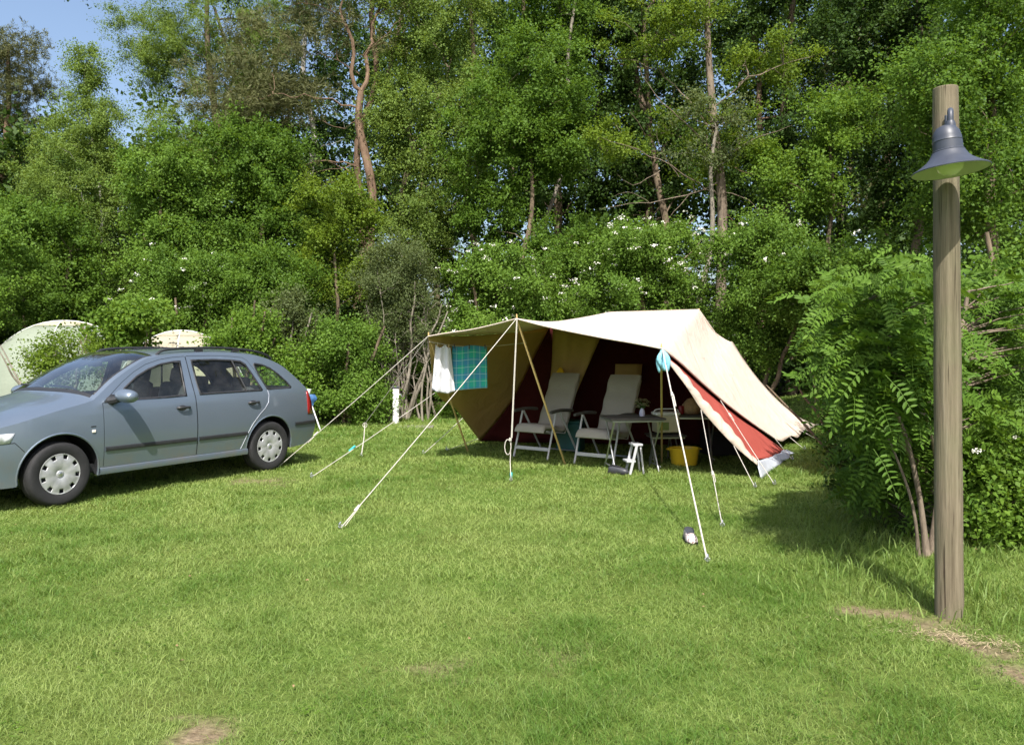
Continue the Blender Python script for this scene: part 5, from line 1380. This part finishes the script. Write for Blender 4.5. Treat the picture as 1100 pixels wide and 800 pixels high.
# --- near rowan with pinnate leaves
def rowan(name, label, X, Y, env, n, trunkspec, ln=.19, leaf='rowan', bloom=0):
    z0 = float(gz(X, Y)); root = empty(name, (X, Y, z0), 0, label, 'shrub', GS)
    c, rad, out = make_crown(max(10, n//7), env, (.10, .20), None)
    per = 7; k = len(c)
    C = np.repeat(c, per, 0)+rnd(k*per, 1)*np.repeat(rad, per)[:, None]*.7; O = np.repeat(out, per, 0)
    D = nrm(O*.7+rnd(len(C), .6)+np.array([-.15, -.1, .1])); m = len(C)
    LNn = ln*(.75+.5*RS.rand(m))
    droop = .35+.3*RS.rand(m)
    npair = 6; Vs = []; Fs = []; Ts = []; base = 0
    tc = np.repeat(RS.rand(k), per)
    Nn = nrm(np.array([0, -.45, .75])+rnd(m, .30)+O*.15)
    Sd = nrm(np.cross(D, Nn)); Nn = nrm(np.cross(Sd, D))
    for i in range(npair*2+1):
        if i == npair*2: t = 1.0; A = D; 
        else:
            t = .28+.72*(i//2)/npair; sgn = 1 if i % 2 else -1; A = D*.35+Sd*sgn
        pos = C+D*(LNn*t)[:, None]; pos = pos-np.array([0, 0, 1.0])*(droop*LNn*t*t)[:, None]
        A = nrm(A+rnd(m, .10)-np.array([0, 0, .15])); A_2 = A
        Nl = nrm(Nn+rnd(m, .18)); B = nrm(np.cross(A_2, Nl)); Nl = np.cross(B, A_2)
        L_ = (ln*.30*(1-.35*abs(t-.65))*(.85+.3*RS.rand(m)))[:, None]; W_ = L_*.36
        v = [pos, pos+A_2*L_*.3+B*W_*.45, pos+A_2*L_*.7+B*W_*.42, pos+A_2*L_, pos+A_2*L_*.7-B*W_*.42, pos+A_2*L_*.3-B*W_*.45]
        mid = Nl*L_*-.05
        v[0] = v[0]+mid; v[3] = v[3]+mid
        V = np.stack(v, 1).reshape(-1, 3); q_ = np.arange(m)[:, None]*6+base
        Fs.append(np.concatenate([q_+np.array([[0, 1, 2, 3]]), q_+np.array([[3, 4, 5, 0]])], 1).reshape(-1, 4)); Vs.append(V); base += len(V)
        Ts.append(np.repeat(np.clip(.2+.4*tc+.4*RS.rand(m), 0, 1), 2))
    # rachis as thin strips
    pos0 = C; pos1 = C+D*LNn[:, None]-np.array([0, 0, 1.0])*(droop*LNn)[:, None]; pm = C+D*(LNn*.5)[:, None]-np.array([0, 0, 1.0])*(droop*LNn*.25)[:, None]
    w = Sd*.0014
    V = np.stack([pos0-w, pos0+w, pm+w, pm-w, pos1+w*.5, pos1-w*.5], 1).reshape(-1, 3); q_ = np.arange(m)[:, None]*6+base
    Fs.append(np.concatenate([q_+np.array([[0, 1, 2, 3]]), q_+np.array([[3, 2, 4, 5]])], 1).reshape(-1, 4)); Vs.append(V); Ts.append(np.full(2*m, .8))
    npmesh('crown', np.concatenate(Vs), np.concatenate(Fs), L[leaf], np.concatenate(Ts), root)
    mb = MB(); stems = []
    for pts, r in trunkspec:
        pp = catmull([Vector(p) for p in pts], 4); stems.append(pp); mb.tube(pp, [r*(1-.7*i/(len(pp)-1))*(1+.9*math.exp(-i*1.2)) for i in range(len(pp))], 9)
    for i in range(k):
        cc = Vector(c[i]); s = min(stems, key=lambda s: min((p-cc).length for p in s)); lo = [p for p in s if p.z < cc.z-.05] or s[:2]
        j = min(lo, key=lambda p: (p-cc).length); limb_tube(mb, j, cc, .008, .003, .12, 5, 5)
    mb.build('trunk', M['oakbark'], root)
    if bloom:
        kk = RS.randint(0, k, bloom); ctr = c[kk]+nrm(out[kk]+np.array([0, -.4, .6]))*.16; q = 60
        C2 = np.repeat(ctr, q, 0)+rnd(bloom*q, 1)*np.array([.028, .028, .009]); V2, F2 = leafgeo(C2, rnd(bloom*q), nrm(rnd(bloom*q, .4)+np.array([0, -.3, 1])), np.full(bloom*q, .014), np.full(bloom*q, .013), .1)
        npmesh('blossom', V2, F2, M['petal'], None, root)
    return root
# local coords relative to (X, Y)
bx, by = 2.77, 5.35
def e3(px0, px1, py0, py1, Y, ry, w):
    return (((px0+px1)/2/F-550/F)*Y-bx, Y-by, (zz(py0, Y)+zz(py1, Y))/2, (px1-px0)/2/F*Y, ry, (zz(py0, Y)-zz(py1, Y))/2, w)
rowan('rowan_shrub', 'rowan with big feathery leaves hanging over the lawn left of the lamp post', bx, by,
      [e3(908, 1000, 318, 400, 5.4, .6, 1.6), e3(912, 1000, 370, 450, 5.1, .35, 1.1), e3(930, 1080, 315, 400, 6.2, .6, 1.1), e3(905, 960, 360, 440, 6.3, .4, .6), e3(1035, 1120, 310, 430, 6.0, .5, .9), e3(940, 1060, 420, 540, 5.9, .4, 1.6), e3(925, 1000, 440, 560, 6.3, .4, .9)], 3300,
      [([(.0, .0, -.05), (-.03, .05, .4), (-.10, .1, .8), (-.25, .15, 1.25), (-.35, .2, 1.7)], .022), ([(.02, .02, -.05), (.10, .05, .5), (.12, .1, 1.0), (.05, .2, 1.8)], .019),
       ([(-.04, .03, -.05), (-.10, .0, .35), (-.2, .1, .75), (-.32, .2, 1.1)], .013), ([(.25, .3, -.05), (.27, .3, .5), (.35, .35, 1.1), (.5, .4, 1.8)], .045), ([(.10, .05, .55), (-.02, -.05, .9), (-.12, -.1, 1.05)], .012)], bloom=0)
bx, by = 4.0, 8.3
rowan('rowan_shrub', 'second rowan further back, leaning towards the guy ropes of the tent', bx, by,
      [e3(893, 980, 300, 380, 8.8, .8, 1.2), e3(912, 1000, 340, 440, 8.4, .7, 1.2), e3(915, 960, 400, 455, 8.8, .4, .5)], 1500,
      [([(.0, .0, -.05), (-.1, .05, .5), (-.25, .1, 1.0), (-.45, .2, 1.9)], .035), ([(.1, .1, -.05), (.15, .1, .7), (.1, .2, 1.9)], .03)], ln=.19, leaf='rowan')
bx, by = 5.3, 11.6
tree('hazel_shrub', 945, 11.2, 'low shaded shrub behind the rowans beside the tent ropes', 'shrub', h=1.9, env=[ell(895, 1010, 360, 430, 11.2, 945, w=1), ell(900, 1010, 400, 470, 11.2, 945, w=1)], trunk=(.03, .012), ncl=90, cr=(.2, .34), per=200, size=.05, leaf='mid', group=GS, nlimb=40, stems=3)
# big elder flower beside the post
tree('elder_shrub', 975, 7.4, 'dark leafy undergrowth filling the shade behind the rowan stems', 'shrub', h=1.4, env=[ell(920, 1060, 420, 500, 7.4, 975, w=1), ell(905, 1060, 470, 560, 7.4, 975, w=1.3)], trunk=(.02, .008), ncl=120, cr=(.12, .24), per=170, size=.045, leaf='dark', group=GS, nlimb=60, stems=5)
tree('elder_shrub', 925, 9.6, 'low dark shrub in the shade between the two rowans', 'shrub', h=1.3, env=[ell(890, 1000, 420, 510, 9.6, 925, w=1)], trunk=(.02, .008), ncl=80, cr=(.14, .26), per=170, size=.048, leaf='dark', group=GS, nlimb=50, stems=5)
# --- dead twiggy stems left of awning
tw_ = empty('bare_shrub', (P(445, 440, 16.2).x, 16.2, 0), 0, 'leafless grey shrub of thin upright stems left of the awning', 'shrub', GS)
mb = MB()
for k in range(13):
    x = random.uniform(-.55, .5); hgt = random.uniform(1.4, 2.7); pts = [(x, random.uniform(-.3, .3), 0)]
    for i in range(1, 7): pts.append((pts[-1][0]+random.uniform(-.09, .09), pts[-1][1]+random.uniform(-.06, .06), hgt*i/6))
    mb.tube(pts, [.024*(1-i/7.5) for i in range(7)], 6)
    for j in range(12):
        i = random.randint(2, 6); p = Vector(pts[i]); d = Vector((random.uniform(-1, 1), random.uniform(-.7, .7), random.uniform(.1, 1))).normalized()*random.uniform(.2, .6)
        limb_tube(mb, p, p+d, .007, .003, .1, 4, 4)
mb.build('stems', M['palebark'], tw_)

# --- far woodland behind, one mass
def far():
    cs = []; rr = []
    for (yy, n) in ((24.5, 330), (27.5, 420), (31, 620), (36, 620), (42, 620)):
        x = -30+72*RS.rand(n)*1.0; top = np.interp(x, [-30, -21, -17, -12, -6, 0, 30, 45], [12, 11.2, 9.8, 11.2, 15, 18, 19, 19])*(.5 if 26 < yy < 28 else .32 if yy < 26 else 1)
        z = RS.rand(n)**.8*top; y = yy+RS.normal(size=n)*1.2
        cs.append(np.stack([x, y, z], 1)); rr.append(1.1+.8*RS.rand(n))
    n = 190; x = -19.5+12*RS.rand(n); cs.append(np.stack([x, 29+RS.normal(size=n), 2+6.6*RS.rand(n)], 1)); rr.append(.9+.6*RS.rand(n))
    # undergrowth
    n = 700; x = -16+38*RS.rand(n); y = 20.5+10*RS.rand(n); cs.append(np.stack([x, y, .3+2.2*RS.rand(n)**1.5], 1)); rr.append(.5+.4*RS.rand(n))
    c = np.concatenate(cs); r = np.concatenate(rr)
    out = nrm(rnd(len(c))+np.array([0, -.6, .3]))
    V, Fq, t = clump_leaves(c, r, out, 170, .19, .8, .75, 10, .1, .12)
    o = npmesh('far_woodland', V, Fq, L['dark'], t); tag(o, 'dark mass of distant woodland closing off the view behind the trees', 'woodland', None, 'stuff')
    mb = MB()
far()
for k, (px, Y, lab) in enumerate(((232, 27, 'dim trunk in the shade above the car'), (430, 26, 'dim trunk between the forked pine and the broad birch'), (470, 29, 'dim trunk behind the broad birch'), (640, 27, 'dim trunk left of the pale leaning birch'), (712, 24, 'dim trunk close behind the pale leaning birch'), (820, 23, 'dim reddish trunk right of the young oak'), (905, 25, 'dim trunk left of the conifer'), (590, 30, 'dim trunk far behind the alder'))):
    X = (px-550)/F*Y; root = empty('pine_tree' if k == 5 else 'oak_tree', (X, Y, float(gz(X, Y))), 0, 'bare '+lab, 'tree', GT)
    mb = MB(); hh = 13; pts = [Vector((random.uniform(-.12, .12)*i, random.uniform(-.1, .1)*i, hh*i/8-.1)) for i in range(9)]
    pts = catmull(pts, 3); mb.tube(pts, [.15*(1-.7*i/(len(pts)-1)) for i in range(len(pts))], 9)
    for j in range(16):
        p = random.choice(pts[6:]); limb_tube(mb, p, p+Vector((random.uniform(-1.5, 1.5), random.uniform(-1.5, 1.5), random.uniform(0, 1.2))), .035, .01, .1)
    mb.build('trunk', M['pinebark' if k == 5 else 'bark'], root)
    c = np.array([[RS.normal()*1.3, RS.normal()*1.0, 9.5+RS.rand()*4] for _ in range(26)])
    V, Fq, t = clump_leaves(c, .6+.4*RS.rand(26), nrm(rnd(26)), 150, .10, .8, .75, 9)
    npmesh('crown', V, Fq, L['dark'], t, root)
